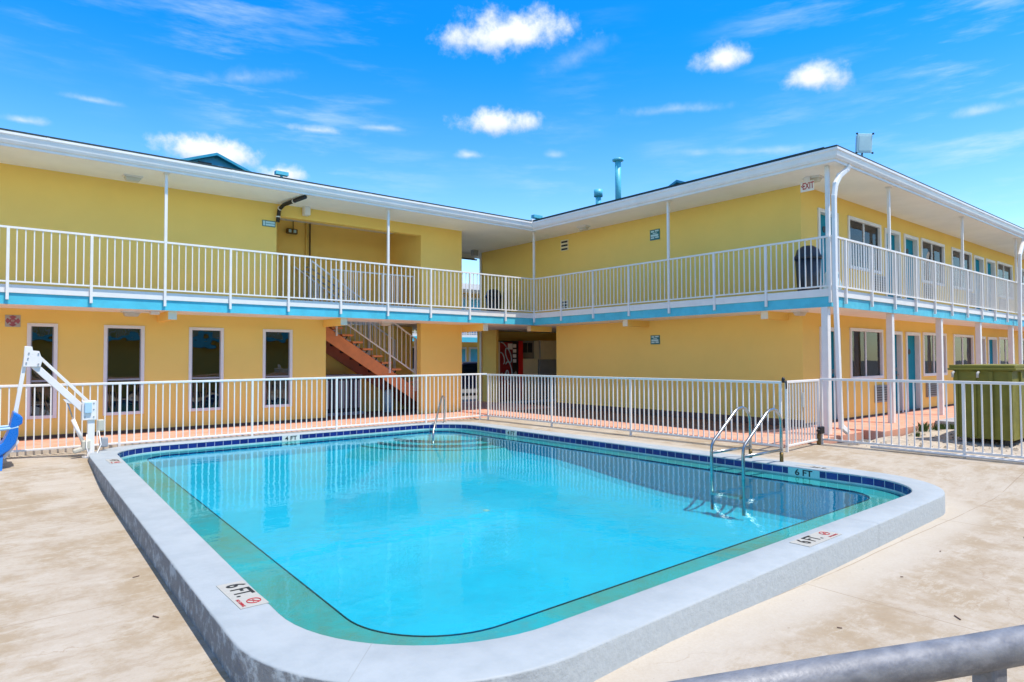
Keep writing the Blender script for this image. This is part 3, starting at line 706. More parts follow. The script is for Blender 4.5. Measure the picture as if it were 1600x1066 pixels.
# balcony slabs (fascia blue, drip strip white, underside)
def slab(parent, poly_edge, boxes):
    h = MB()
    for b in boxes: h.box(*b)
    h.build('balcony_floor', slabm, parent)
slab(wA, None, [(-9, 12.47, 14.215, YA-.001, ZB+.012, ZF), (-9, 10.72, YA-.001, YA+.2, ZB+.012, ZF-.003), (9.42, XB-.01, YA+.2, 19.0, ZB+.012, ZF-.002), (-9, 6.28, YA+.2, 17.3, ZB+.012, ZF-.006), (6.6, 9.42, 16.95, 17.05, ZB+.012, ZF-.006)])
slab(wB, None, [(12.485, XB+.2, YC+.2, 14.21, ZB+.012, ZF-.001), (12.485, 46, 5.72, YC+.2, ZB+.012, ZF-.003), (XB+.2, 17.4, 14.1, 18.3, ZB+.012, ZF-.004)])
h = MB(); h.box(-9, 12.48, 14.205, 14.9, ZB, ZB+.011); h.box(-9, 10.72, 14.9, YA-.001, ZB, ZB+.011); h.box(10.72, XB, 14.9, 18.1, ZB, ZB+.011); h.box(6.66, 9.35, YA+.2, 15.62, ZB, ZB+.011); h.build('balcony_underside', soffitm, wA)
h = MB(); h.box(12.475, XB, YC, 14.204, ZB, ZB+.011); h.box(12.475, 46, 5.71, YC-.001, ZB, ZB+.011); h.box(XB+.2, 17.3, 14.3, 18.1, ZB, ZB+.011); h.build('balcony_underside', soffitm, wB)
MB().box(-9, 12.455, 14.20, 14.214, ZB, 2.672).build('fascia', blue, wA)
MB().box(12.470, 12.484, 5.705, 14.20, ZB-.001, 2.671).build('fascia', blue, wB)
MB().box(12.4845, 46, 5.705, 5.719, ZB, 2.672).build('fascia', blue, wB)
for a, b, c2, d2, pr in ((-9, 12.44, 14.178, 14.225, wA), (12.445, 12.492, 5.68, 14.20, wB), (12.492, 46, 5.68, 5.725, wB)):
    MB().box(a, b, c2, d2, 2.668, 2.812).build('drip_edge', white, pr, bevel=.004)
creamcap = mat('cream_paint', (.86, .76, .55), .6, var=.05)
# cantilever beams under the slab
h = MB()
for x in (-4.37, -.72, 2.93, 6.57): 
    b = MB().box(x, x+.155, 14.315, YA, 2.30, ZB).build('beam', yellow, wA); MB().box(x, x+.155, 14.30, 14.314, 2.30, ZB-.001).build('beam_cap', creamcap, b)
b = MB().box(10.722, 10.88, 14.315, 17.2, 2.27, ZB).build('beam', yellow, wA); MB().box(10.722, 10.88, 14.30, 14.314, 2.27, ZB-.001).build('beam_cap', creamcap, b)
for y in (14.5, 10.80, 7.05):
    b = MB().box(12.615, XB, y, y+.155, 2.31, ZB).build('beam', yellow, wB); MB().box(12.60, 12.614, y, y+.155, 2.31, ZB-.001).build('beam_cap', creamcap, b)

# windows and doors
def tall_window(a, b):
    z0, z1 = .385, 2.205; fr = MB(); w = .062; Y0, Y1 = YA-.022, YA+.07
    fr.box(a, a+w, Y0, Y1, z0, z1); fr.box(b-w, b, Y0, Y1, z0, z1); fr.box(a+w, b-w, Y0, Y1, z1-w, z1); fr.box(a+w, b-w, Y0, Y1, z0, z0+w)
    f = fr.build('window', white, wA, bevel=.006)
    s = MB(); s.box(a+w, b-w, YA+.012, YA+.045, 1.085, 1.12); v = .018
    for x0, x1 in ((a+w, a+w+v), (b-w-v, b-w)): s.box(x0, x1, YA+.014, YA+.04, z0+w, z1-w)
    s.build('sash', greym, f)
    MB().box(a+w, b-w, YA+.028, YA+.032, z0+w, z1-w).build('pane', tint, f)
for a, b in TALL: tall_window(a, b)
def room_window(a, b, z0, z1, flip, parent, yw, rnd):
    fr = MB(); w = .075; Y0, Y1 = yw-.03, yw+.08
    fr.box(a, a+w, Y0, Y1, z0, z1); fr.box(b-w, b, Y0, Y1, z0, z1); fr.box(a+w, b-w, Y0, Y1, z1-w, z1); fr.box(a+w, b-w, Y0-.01, Y1, z0, z0+w)
    f = fr.build('window', white, parent, bevel=.006); m = (a+b)/2
    s = MB(); s.box(m-.025, m+.025, yw+.012, yw+.06, z0+w, z1-w); s.build('sash', white, f)
    MB().box(a+w, b-w, yw+.03, yw+.034, z0+w, z1-w).build('pane', glass, f)
    c = MB(); x = a+.04
    gap0 = m+(.05 if flip else .30)+rnd*.25; gap1 = gap0+.16+.15*rnd
    pts = []
    while x < b-.04:
        pts.append((x, yw+.15+.025*math.sin(x*41)+.012*math.sin(x*87))); x += .018
    for p, q in zip(pts[:-1], pts[1:]):
        if gap0 < p[0] < gap1: continue
        c.quad((p[0], p[1], z0), (q[0], q[1], z0), (q[0], q[1], z1), (p[0], p[1], z1))
    c.build('curtain', curtain, f, recalc=False)
def room_door(a, b, z0, z1, flip, parent, yw, num=True):
    fr = MB(); w = .085; Y0, Y1 = yw-.03, yw+.15
    fr.box(a, a+w, Y0, Y1, z0, z1); fr.box(b-w, b, Y0, Y1, z0, z1); fr.box(a+w, b-w, Y0, Y1, z1-w, z1)
    f = fr.build('door_frame', white, parent, bevel=.005)
    d = MB(); d.box(a+w, b-w, yw+.09, yw+.13, z0+.01, z1-w)
    dd = d.build('door', doorm, f)
    x = b-w-.08 if not flip else a+w+.08
    h = MB(); h.tube([(x, yw+.03, z0+.98), (x, yw+.09, z0+.98)], .028, 12); h.cbox((x, yw+.086, z0+1.12), .05, .01, .09); h.build('handle', chrome, dd)
    if num: MB().tube([((a+b)/2, yw+.078, z0+1.58), ((a+b)/2, yw+.089, z0+1.58)], .075, 8).build('number_plate', ink, dd)
rr = random.Random(3)
for a, b, k, s in CW:
    if b > 45: continue
    for lvl in (0, 1):
        z0, z1 = hz(k, lvl)
        (room_window if k == 'w' else room_door)(a, b, z0, z1, s, wB, YC, *( [rr.random()] if k == 'w' else []))
for base in (0, 6.95, 13.9):
    for lvl in (0, 1):
        for x0, x1 in ((16.98+base, 17.66+base), (20.35+base, 21.05+base)):
            z0 = .40+lvl*2.72; g2 = MB(); g2.box(x0, x1, YC-.05, YC+.03, z0, z0+.42)
            ac = g2.build('air_conditioner', mat('ac_grey', (.28, .27, .25), .6) if 'ac_grey' not in MATS else MATS['ac_grey'], wB, bevel=.01)
            l = MB()
            for q in range(6): l.box(x0+.03, x1-.03, YC-.062, YC-.05, z0+.05+q*.06, z0+.075+q*.06)
            l.build('louvres', blackm, ac)

# railings
def railing(parent, p0, p1, posts, roofposts=(), first=True):
    p0, p1 = Vector(p0), Vector(p1); L = (p1-p0).length; dr = (p1-p0)/L
    at = lambda s, z: Vector((p0.x+dr.x*s, p0.y+dr.y*s, z)); uv = (dr.x, dr.y, 0)
    tr = MB(); tr.bar(at(0, 3.798), at(L, 3.798), .045, .035); tr.bar(at(0, 2.862), at(L, 2.862), .030, .028)
    ed = sorted(posts)
    for a, b in zip(ed[:-1], ed[1:]):
        n = max(2, round((b-a)/.1215))
        for k in range(1, n): s = a+(b-a)*k/n; tr.bar(at(s, 2.86), at(s, 3.785), .0185, .0185, upv=uv)
    r = tr.build('balcony_railing', white, parent)
    for s in posts:
        q = MB(); q.bar(at(s, 2.545), at(s, 3.79), .048, .045, upv=uv); q.build('post', white, r, bevel=.003)
    for s in roofposts:
        q = MB(); o = Vector((-dr.y, dr.x, 0))*0; q.bar(at(s, 3.80)+o, at(s, ZS+.01)+o, .052, .052, upv=uv); q.bar(at(s, ZS-.02), at(s, ZS), .11, .11, upv=uv); q.build('roof_post', white, parent, bevel=.003)
sA = 1.2207; xa0 = XB-1.01
offs = [12.44+.163-k*sA for k in range(1, 17)]
X0 = -7.0
railing(wA, (X0, 14.157), (12.44, 14.157), sorted([x-X0 for x in offs if x > X0]+[12.44-X0]), [x-X0 for i, x in enumerate(offs) if (i+1) % 4 == 0 and x > X0 and i < 15]+[12.44-X0])
sB = 1.208; ys = [0]+[k*sB-.083 for k in range(1, 7)]+[8.46]
railing(wB, (12.44, 14.157), (12.44, 5.697), ys, [k for i, k in enumerate(ys) if i == 4])
xs = [.05]+[13.015-12.44+k*1.188 for k in range(0, 28)]
railing(wB, (12.44, 5.66), (45.8, 5.66), xs, [15.135-12.44, 19.83-12.44, 24.73-12.44, 29.5-12.44, 34.3-12.44])
# corner support: roof post, ground posts
h = MB(); h.bar((12.51, 5.75, 2.8), (12.51, 5.75, ZS), .07, .07, upv=(0, 1, 0)); h.build('roof_post', white, wB, bevel=.004)
for x, y in ((12.53, 5.83), (15.47, 5.80), (18.47, 5.80), (21.5, 5.80), (24.6, 5.80), (27.7, 5.80), (30.9, 5.80)):
    z0 = .046 if x < 13 else .078
    q = MB(); q.bar((x, y, z0), (x, y, ZB), .125, .125, upv=(0, 1, 0)); q.build('support_post', white, wB, bevel=.006)
def downspout(pts, w, parent):
    h = MB()
    for p, q in zip(pts[:-1], pts[1:]): h.bar(p, q, w, w*.75, upv=(0, 1, 0))
    for p in pts[1:-1]: h.cbox(p, w*1.03, w*.78, w*.9)
    return h.build('downspout', gutterm, parent, bevel=.012)
downspout([(12.86, 5.49, 5.18), (12.82, 5.52, 5.10), (12.60, 5.56, 4.95), (12.42, 5.56, 4.75), (12.355, 5.56, 4.50), (12.345, 5.56, 2.80), (12.42, 5.56, 1.49), (12.47, 5.56, .50), (12.50, 5.56, .22), (12.64, 5.50, .10)], .095, wB)
downspout([(24.9, 5.50, 5.17), (24.9, 5.50, 5.05), (24.55, 5.52, 4.6), (24.55, 5.55, 2.8), (24.5, 5.55, .1)], .11, wB)

# eaves: soffit, gutter, roof
EA, EB, EC = 13.90, 12.17, 5.40          # gutter outer lines
h = MB(); h.quad((-9, EA+.10, ZS), (12.30, EA+.10, ZS), (12.30, 19.2, ZS), (-9, 19.2, ZS)); h.build('soffit', soffitm, wA)
h = MB(); h.quad((EB+.10, EC+.10, ZS+.002), (46.3, EC+.10, ZS+.002), (46.3, 9, ZS+.002), (EB+.10, 9, ZS+.002)); h.quad((EB+.10, 9, ZS+.002), (18, 9, ZS+.002), (18, 19.2, ZS+.002), (EB+.10, 19.2, ZS+.002)); h.build('soffit', soffitm, wB)
PR = [(.13, 5.150), (.13, 5.385), (.0, 5.385), (-.0, 5.345), (.018, 5.325), (.035, 5.245), (.060, 5.205), (.095, 5.200), (.095, 5.150)]
h = MB(); h.prism([(EA+d0, z) for d0, z in PR], 0, -9, EB+.14); h.build('gutter', gutterm, wA)
h = MB()
for x in (-5.6, -2.5, .9, 4.0, 7.1, 10.2): MB().prism([(EA+d0-.003+(.006 if d0 > .1 else 0), z+(.003 if z > 5.3 else -.003)) for d0, z in PR], 0, x, x+.045).build('gutter_joint', gutterm, wA)
def mitre(line, inner0, inner1):
    pass
h = MB(); n = len(PR); v = []
for d0, z in PR: v.append((EB+d0, EA+.13, z))
for d0, z in PR: v.append((EB+d0, EC+d0, z))
for d0, z in PR: v.append((46.4, EC+d0, z))
h._add(v, [(i, (i+1) % n, n+(i+1) % n, n+i) for i in range(n)]+[(n+i, n+(i+1) % n, 2*n+(i+1) % n, 2*n+i) for i in range(n)])
h.build('gutter', gutterm, wB)
MB().box(EB-.02, EB+.13, EA-.01, EA+.14, 5.37, 5.46).build('gutter_corner', white, wB, bevel=.01)
pk = .16; R0 = 5.39
def rz(dist): return R0+.035+dist*pk
h = MB(); t = .035
def slope(h, pts): h._add([(x, y, z) for x, y, z in pts]+[(x, y, z-t) for x, y, z in pts], [tuple(range(len(pts))), tuple(range(2*len(pts)-1, len(pts)-1, -1))]+[(i, (i+1) % len(pts), len(pts)+(i+1) % len(pts), len(pts)+i) for i in range(len(pts))])
slope(h, [(-9, EA+.02, rz(0)), (12.2, EA+.02, rz(0)), (12.2+2.7, EA+2.7, rz(2.7)), (-9, EA+2.7, rz(2.7))])
slope(h, [(-9, EA+2.7, rz(2.7)), (14.9, EA+2.7, rz(2.7)), (12.2, 19.3, rz(0)), (-9, 19.3, rz(0))])
h.build('roof', roofm, wA)
h = MB(); hx = 6.9
slope(h, [(EB+.02, EC+.02, rz(0)), (EB+hx, EC+hx, rz(hx)), (EB+.02, 19.3, rz(0))])
slope(h, [(EB+.02, EC+.02, rz(0)), (46.4, EC+.02, rz(0)), (46.4, EC+hx, rz(hx)), (EB+hx, EC+hx, rz(hx))])
slope(h, [(EB+hx, EC+hx, rz(hx)), (46.4, EC+hx, rz(hx)), (46.4, 19.3, rz(0)), (EB+.02, 19.3, rz(0))])
h.box(EB+.0, EB+.03, EC+.25, EA+.1, R0-.005, R0+.045)
h.build('roof', roofm, wB)
# roof vent gables
def gable(parent, x, y, zb, hw, hh, depth, axis, name='roof_dormer'):
    h = MB()
    prof = [(-hw, zb), (hw, zb), (0, zb+hh)]
    if axis == 1:
        h.prism([(x+a, z) for a, z in prof], 1, y+.15, y+depth)
        b = h.build(name, tealroof, parent)
        q = MB()
        for s in (-1, 1): q.bar((x+s*(hw+.25), y+depth/2, zb-.25*hh/hw), (x-s*.01, y+depth/2, zb+hh+.03), depth+.3, .07, upv=(0, 1, 0)) if False else q._add([(x, y, zb+hh+.07), (x+s*(hw+.3), y, zb+.07-.3*hh/hw), (x+s*(hw+.3), y+depth, zb+.07-.3*hh/hw), (x, y+depth, zb+hh+.07), (x, y, zb+hh), (x+s*(hw+.3), y, zb-.3*hh/hw), (x+s*(hw+.3), y+depth, zb-.3*hh/hw), (x, y+depth, zb+hh)], [(0,1,2,3),(4,5,6,7),(0,1,5,4),(1,2,6,5),(2,3,7,6),(3,0,4,7)])
        q.build('dormer_roof', tealroof, b)
        l = MB(); l.box(x-.42, x-.10, y+.12, y+.15, zb+.05, zb+.40); l.build('louvre', blackm, b)
        MB().box(x+.05, x+.18, y+.10, y+.15, zb+.05, zb+.36).build('vent_cap', ltblue, b)
    else:
        h.prism([(y+a, z) for a, z in prof], 0, x+.15, x+depth)
        b = h.build(name, tealroof, parent); q = MB()
        for s in (-1, 1): q._add([(x, y, zb+hh+.07), (x, y+s*(hw+.25), zb+.07-.25*hh/hw), (x+depth, y+s*(hw+.25), zb+.07-.25*hh/hw), (x+depth, y, zb+hh+.07), (x, y, zb+hh), (x, y+s*(hw+.25), zb-.25*hh/hw), (x+depth, y+s*(hw+.25), zb-.25*hh/hw), (x+depth, y, zb+hh)], [(0,1,2,3),(4,5,6,7),(0,1,5,4),(1,2,6,5),(2,3,7,6),(3,0,4,7)])
        q.build('dormer_roof', tealroof, b)
gable(wA, 4.80, 18.0, 6.25, 1.55, .60, 1.3, 1)
gable(wB, 15.0, 11.05, 6.0, .95, .40, 1.0, 0)
def vent(parent, x, y, z0, z1, r, cap, label, m=aquapipe):
    h = MB(); h.tube([(x, y, z0), (x, y, z1)], r, 14)
    if cap == 'mush': h.tube([(x, y, z1-.02), (x, y, z1), (x, y, z1+.05), (x, y, z1+.06)], [r*1.1, r*1.9, r*1.9, r*1.5], 16)
    if cap == 'can': h.tube([(x, y, z1-.02), (x, y, z1+.18)], r*1.6, 16)
    if cap == 'box': h.box(x-.16, x+.16, y-.07, y+.07, z1-.03, z1+.06)
    h.build('roof_vent', m, parent)
vent(wB, 14.05, 12.35, 5.6, 7.12, .085, 'mush', '')
vent(wB, 14.0, 13.07, 5.6, 6.25, .08, 'can', '')
vent(wA, 5.95, 16.5, 5.7, 6.22, .035, 'box', '')
vent(wB, 12.6, 14.2, 5.3, 5.62, .04, 'box', '')
fl = empty('flood_light', (13.7, 5.5, 5.4), 'square floodlight with clear glass standing on the roof edge above the EXIT sign', 'floodlight')
MB().tube([(13.75, 5.62, 5.40), (13.75, 5.62, 5.62)], .02, 8).build('bracket', greym, fl)
c0 = Vector((13.72, 5.55, 5.80)); ax = Vector((.80, -.6, 0)); ay = Vector((.15, .2, .97)).normalized(); nn = ax.cross(ay)
def obox(mb, c, ax, ay, az, w, h, d0, d1):
    v = [c+ax*a*w/2+ay*b*h/2+az*dd for dd in (d0, d1) for a, b in ((-1,-1),(1,-1),(1,1),(-1,1))]
    return mb._add(v, [(3,2,1,0),(4,5,6,7),(0,1,5,4),(1,2,6,5),(2,3,7,6),(3,0,4,7)])
nn = Vector((-.6, -.78, -.1)).normalized(); ax = Vector((0, 0, 1)).cross(nn).normalized()*-1; ay = nn.cross(ax)
obox(MB(), c0, ax, ay, nn, .29, .35, -.10, -.02).build('housing', ltblue, fl, bevel=.02)
obox(MB(), c0, ax, ay, nn, .31, .38, -.02, .0).build('bezel', palesign, fl, bevel=.01)
obox(MB(), c0, ax, ay, nn, .24, .30, .0, .006).build('lens', palesign, fl, bevel=.004)
h = MB()
for sx in (-1, 1):
    for sy in (-1, 1): h.cbox(c0+ax*sx*.165+ay*sy*.19, .03, .03, .03)
h.build('clips', blackm, fl)

# lamps and fittings
LG = 'white ceiling lamps under the balconies and eaves'
def ceiling_lamp(x, y, z, ang, label):
    t = empty('ceiling_lamp', (x, y, z), label, 'lamp', LG)
    c, s = math.cos(ang), math.sin(ang)
    def R(px, py, pz): return (x+px*c-py*s, y+px*s+py*c, z+pz)
    h = MB(); h._add([R(a, b, -.001) for a, b in ((-.17, -.10), (.17, -.10), (.17, .10), (-.17, .10))]+[R(a, b, -.03) for a, b in ((-.17, -.10), (.17, -.10), (.17, .10), (-.17, .10))], [(0,1,2,3),(4,5,6,7),(0,1,5,4),(1,2,6,5),(2,3,7,6),(3,0,4,7)]); h.build('base', white, t)
    h = MB(); h._add([R(a, b, -.03) for a, b in ((-.15, -.085), (.15, -.085), (.15, .085), (-.15, .085))]+[R(a, b, -.105) for a, b in ((-.11, -.055), (.11, -.055), (.11, .055), (-.11, .055))], [(0,1,2,3),(4,5,6,7),(0,1,5,4),(1,2,6,5),(2,3,7,6),(3,0,4,7)]); h.build('diffuser', lens, t, bevel=.012)
ceiling_lamp(2.36, 14.80, ZS, 0, 'ceiling lamp under the eave at the left, above the upper railing')
ceiling_lamp(12.98, 12.68, ZS, math.pi/2, 'ceiling lamp under the eave near the small wall vent')
ceiling_lamp(13.10, 6.30, ZS, math.pi/2, 'ceiling lamp under the eave above the EXIT sign')
ceiling_lamp(2.38, 14.86, ZB, 0, 'ceiling lamp under the balcony above the tall windows')
ceiling_lamp(8.20, 15.15, ZB, 0, 'ceiling lamp under the balcony in front of the stairs')
ceiling_lamp(13.05, 6.60, ZB, 0, 'ceiling lamp under the balcony by the corner room door')
t = empty('emergency_light', (6.45, 17.0, 4.36), 'bronze emergency light hanging on the upper stairwell wall', 'lamp')
MB().cbox((6.40, 16.96, 4.88), .30, .10, .14).build('housing', brass, t, bevel=.03); MB().tube([(6.45, 17.0, 4.94), (6.45, 17.0, 5.16)], .012, 6).build('stem', brass, t)
h = MB(); h.cbox((6.33, 16.90, 4.88), .07, .03, .08); h.cbox((6.46, 16.90, 4.88), .07, .03, .08); h.build('bulbs', palesign, t, bevel=.01)
t = empty('speaker_box', (6.1, 15.2, 5.05), 'small white box fixed under the eave beside the black drain elbow', 'box')
MB().box(6.02, 6.16, 15.12, 15.30, 4.96, ZS-.001).build('housing', white, t, bevel=.01)
t = empty('drain_pipe', (5.45, 15.3, 5.0), 'black jointed drain pipe bending down from the eave to the stairwell corner', 'pipe')
MB().tube([(5.62, 14.1, 5.12), (5.47, 15.0, 5.09), (5.45, 15.24, 5.02), (5.42, 15.26, 4.72)], .045, 10).build('pipe', blackm, t)
h = MB()
for p, q in (((5.545, 14.55, 5.10), (5.54, 14.58, 5.10)), ((5.455, 15.19, 5.05), (5.45, 15.22, 5.04)), ((5.43, 15.26, 4.83), (5.43, 15.26, 4.86))): h.tube([p, q], .055, 10)
h.build('clamp', white, t)
t = empty('junction_box', (2.75, 14.8, 2.42), 'small white junction box with a conduit beside the first ceiling beam', 'box')
MB().box(2.66, 2.82, 14.5, 14.62, 2.40, ZB-.001).build('housing', white, t, bevel=.008); MB().tube([(2.42, 14.6, 2.455), (2.66, 14.56, 2.45)], .010, 6).build('conduit', white, t)
def wvent(y0, y1, z0, z1, label, bars):
    t = empty('wall_vent', (XB, (y0+y1)/2, (z0+z1)/2), label, 'vent', 'wall vents on the blank side wall')
    MB().box(XB-.012, XB+.01, y0, y1, z0, z1).build('frame', creamm, t); h = MB()
    for k in range(bars):
        zc = z0+(z1-z0)*(k+.5)/bars; h.box(XB-.016, XB-.011, y0+.03, y1-.03, zc-.035, zc+.02)
    h.build('louvres', blackm, t)
wvent(13.76, 14.08, 4.70, 5.02, 'small louvred vent high on the blank upper wall', 3)
wvent(13.76, 14.05, 2.95, 3.22, 'small dark vent low behind the upper railing', 3)

# signs
t = empty('exit_sign', (12.95, 6.36, 5.0), 'white EXIT sign with red letters and arrow hanging under the corner eave', 'sign')
MB().box(12.944, 12.960, 6.22, 6.495, 4.87, 5.075).build('plate', white, t, bevel=.002)
MB().box(12.949, 12.955, 6.30, 6.42, 5.07, ZS).build('hanger', white, t)
lettering('EXIT', .185, (12.942, 6.335, 4.972), (0, -1, 0), (0, 0, 1), redink, t, depth=.001, sx=.62)
lettering('<', .11, (12.942, 6.462, 4.975), (0, -1, 0), (0, 0, 1), redink, t, name='arrow', depth=.001, sx=.6)
def info_sign(axis, c, a0, a1, z0, z1, label, mark):
    t = empty('room_sign', (c, (a0+a1)/2, z0) if axis == 0 else ((a0+a1)/2, c, z0), label, 'sign', 'teal room number signs')
    def B(a, b, za, zb, d0, d1): return MB().box(c-d1, c-d0, a, b, za, zb) if axis == 0 else MB().box(a, b, c-d1, c-d0, za, zb)
    B(a0, a1, z0, z1, 0.002, .016).build('plate', teal_sign, t, bevel=.003)
    h = MB(); W_, H_ = a1-a0, z1-z0
    for fa, fb, fz0, fz1 in mark:
        x0, x1 = a0+W_*fa, a0+W_*fb
        if axis == 0: x0, x1 = a1-W_*fa, a1-W_*fb
        if axis == 0: h.box(c-.019, c-.015, x0, x1, z0+H_*fz0, z0+H_*fz1)
        else: h.box(x0, x1, c-.019, c-.015, z0+H_*fz0, z0+H_*fz1)
    h.build('print', palesign, t)
info_sign(1, YA, 5.085, 5.39, 4.60, 4.74, 'pale teal sign beside the upper stairwell opening', [(.06, .2, .1, .9), (.24, .94, .55, .86), (.24, .94, .12, .46)])
mk = [(.12, .42, .74, .90), (.52, .9, .78, .93), (.3, .72, .60, .68), (.1, .86, .34, .54), (.1, .45, .14, .28), (.55, .9, .16, .30)]
info_sign(0, XB, 10.43, 10.74, 4.54, 4.81, 'square teal sign on the blank upper wall', mk)
info_sign(0, XB, 10.46, 10.75, 1.86, 2.09, 'square dark teal sign on the blank ground-floor wall', mk)
t = empty('fire_sign', (.52, YA, 2.23), 'white square plate with a faded red maltese cross on the wall at the far left', 'sign')
MB().box(.405, .635, YA-.012, YA-.002, 2.125, 2.345).build('plate', decal, t, bevel=.002)
h = MB(); cx, cz, R = .52, 2.235, .10
for k in range(4):
    a = math.pi/2*k
    pts = [(cx+math.cos(a+q)*rad*1.0, cz+math.sin(a+q)*rad*.95) for q, rad in ((-.30, .040), (-.66, .100), (0, R*1.12), (.66, .100), (.30, .040))]
    h.prism(pts, 1, YA-.0145, YA-.012)
h.prism([(cx+.05*math.cos(q), cz+.05*math.sin(q)) for q in [2*math.pi*k/16 for k in range(16)]], 1, YA-.016, YA-.0145)
h.build('maltese_cross', sgnred, t)
lettering('RF', .05, (cx, YA-.0175, cz), (1, 0, 0), (0, 0, 1), decal, t, depth=.0008)

# ------------------------------------------------------------------ stairs
st = empty('staircase', (8.4, 16.3, 0), 'orange steel staircase with open treads and white picket rails in the ground-floor opening', 'stairs')
T = lambda x: 2.153-(x-7.3)*.635
XE = 10.60
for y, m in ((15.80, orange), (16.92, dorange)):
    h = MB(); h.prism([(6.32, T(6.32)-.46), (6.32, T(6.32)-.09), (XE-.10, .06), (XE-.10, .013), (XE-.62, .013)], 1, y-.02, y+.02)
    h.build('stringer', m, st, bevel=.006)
x = 6.73-.285
while x < XE-.2:
    z = T(x)
    MB().box(x, x+.30, 15.80, 16.89, z-.052, z).build('tread', orange, st, bevel=.006)
    x += .2855
b = MB(); x = 6.73
while x < XE-.4: b.bar((x+.02, 15.84, T(x)-.28), (x+.15, 15.84, T(x)-.055), .03, .025); b.cbox((x+.2, 16.88, T(x)-.25), .10, .04, .10); x += .2855
b.build('tread_brackets', blackm, st)
for y in (15.76, 16.95):
    h = MB(); x0, x1 = 6.45, 9.46
    h.bar((x0, y, T(x0)+1.27), (x1, y, T(x1)+1.27), .035, .035); h.bar((x0, y, T(x0)+.32), (x1, y, T(x1)+.32), .03, .03)
    x = x0
    while x < x1: h.bar((x, y, T(x)+.32), (x, y, T(x)+1.27), .017, .017, upv=(0, 1, 0)); x += .135
    for xx in (7.12, 8.65, 9.46): h.bar((xx, y, T(xx)-.17), (xx, y, T(xx)+1.28), .045, .045, upv=(0, 1, 0))
    h.build('handrail', white, st)
# landing rail on the upper floor
ur = empty('landing_rail', (8, 15.6, ZF), 'white picket rail guarding the stairwell behind the upper opening', 'railing')
h = MB(); h.bar((6.9, 15.62, 3.77), (9.33, 15.62, 3.77), .04, .035); h.bar((6.9, 15.62, 2.86), (9.33, 15.62, 2.86), .03, .03)
x = 6.9
while x < 9.34: h.bar((x, 15.62, 2.86), (x, 15.62, 3.76), .018, .018, upv=(0, 1, 0)); x += .121
h.build('pickets', white, ur)
for x in (6.92, 8.35, 9.30): MB().bar((x, 15.62, 2.78), (x, 15.62, 3.77), .045, .045, upv=(0, 1, 0)).build('post', white, ur)
h = MB(); h.tube([(6.3, 15.95, 3.72), (6.42, 15.95, 3.70), (7.4, 15.95, 3.10)], .018, 8); h.tube([(6.75, 16.85, 3.95), (6.86, 16.85, 3.95), (8.3, 16.85, 3.05)], .018, 8); h.build('handrail', greym, ur)

# things under and beside the stairs
t = empty('condenser_unit', (7.85, 16.7, .01), 'dark grey ribbed condenser unit standing under the stairs', 'machine')
MB().box(7.05, 8.10, 16.32, 16.95, .08, 1.02).build('housing', navy, t, bevel=.03)
h = MB()
for k in range(9): h.box(7.10+k*.11, 7.155+k*.11, 16.29, 16.32, .2, .93)
h.build('ribs', greym, t); MB().box(7.0, 8.15, 16.28, 17.0, .015, .09).build('base', greym, t)
h = MB(); h.box(7.03, 8.12, 16.30, 16.97, 1.02, 1.09); h.build('lid', greym, t, bevel=.02)
t = empty('gas_cylinder', (9.1, 16.6, .01), 'pale grey upright cylinder below the lower stairs', 'cylinder')
MB().tube([(9.02, 16.5, .015), (9.02, 16.5, .55), (9.02, 16.5, .62), (9.02, 16.5, .66)], [.14, .14, .10, .03], 18).build('body', palesign, t)

# ------------------------------------------------------------------ machines in the alcove
vm_ = empty('vending_machine', (14.1, 17.6, .046), 'tall black and red drinks vending machine in the ground-floor alcove', 'vending machine')
v0, v1, vy, vt = 13.60, 14.66, 17.30, 2.11
MB().box(v0, v1, vy+.02, 18.08, .06, vt).build('cabinet', blackm, vm_, bevel=.01)
MB().box(v0, v0+.05, vy-.01, vy+.02, .08, vt-.03).build('side_trim', creamm, vm_)
MB().box(v0+.05, v0+.60, vy-.005, vy+.02, .10, vt-.05).build('front_graphic', dkred, vm_)
MB().box(v1-.17, v1, vy-.02, vy+.02, .08, vt).build('side_panel', red, vm_)
h = MB(); Yv = vy-.012
def ell(cx, cz, a, b, t0, t1, tilt):
    pts = []
    for k in range(25):
        t_ = t0+(t1-t0)*k/24; x_, z_ = a*math.cos(t_), b*math.sin(t_)
        pts.append((cx+x_*math.cos(tilt)-z_*math.sin(tilt), Yv, cz+x_*math.sin(tilt)+z_*math.cos(tilt)))
    return pts
for e_ in ((v0+.42, 1.62, .10, .26, 0, 6.28, .35), (v0+.14, 1.52, .09, .2, -1.6, 1.7, .3), (v0+.42, 1.02, .15, .38, -1.9, 2.2, .1), (v0+.36, .95, .06, .16, 0, 6.28, 0), (v0+.2, 1.9, .1, .2, -.4, 1.2, .8)):
    h.tube(ell(*e_), .018, 6)
h.build('swirl_graphic', palesign, vm_)
h = MB(); h.box(v0+.40, v0+.60, vy-.018, vy-.004, 1.82, 2.02); h.build('price_plate', white, vm_)
for k in range(4): MB().box(v0+.64, v0+.77, vy-.01, vy+.02, 1.88-k*.17, 2.0-k*.17).build('button', white, vm_, bevel=.005)
h = MB()
for q in range(3):
    for r_ in range(3): h.tube([(v0+.14+q*.14, vy-.014, .72+r_*.14), (v0+.14+q*.14, vy-.006, .72+r_*.14)], .03, 8)
h.build('drink_labels', lens, vm_)
MB().prism([(v0+.66, .98), (v0+.80, .98), (v0+.76, 1.08)], 1, vy-.01, vy+.02).build('coin_sticker', beige, vm_)
im = empty('ice_machine', (15.4, 17.6, .046), 'beige and grey ice machine with cabinets, right of the vending machine', 'ice machine')
MB().box(14.72, 15.42, vy+.05, 18.08, .06, 1.50).build('bin', creamm, im, bevel=.01)
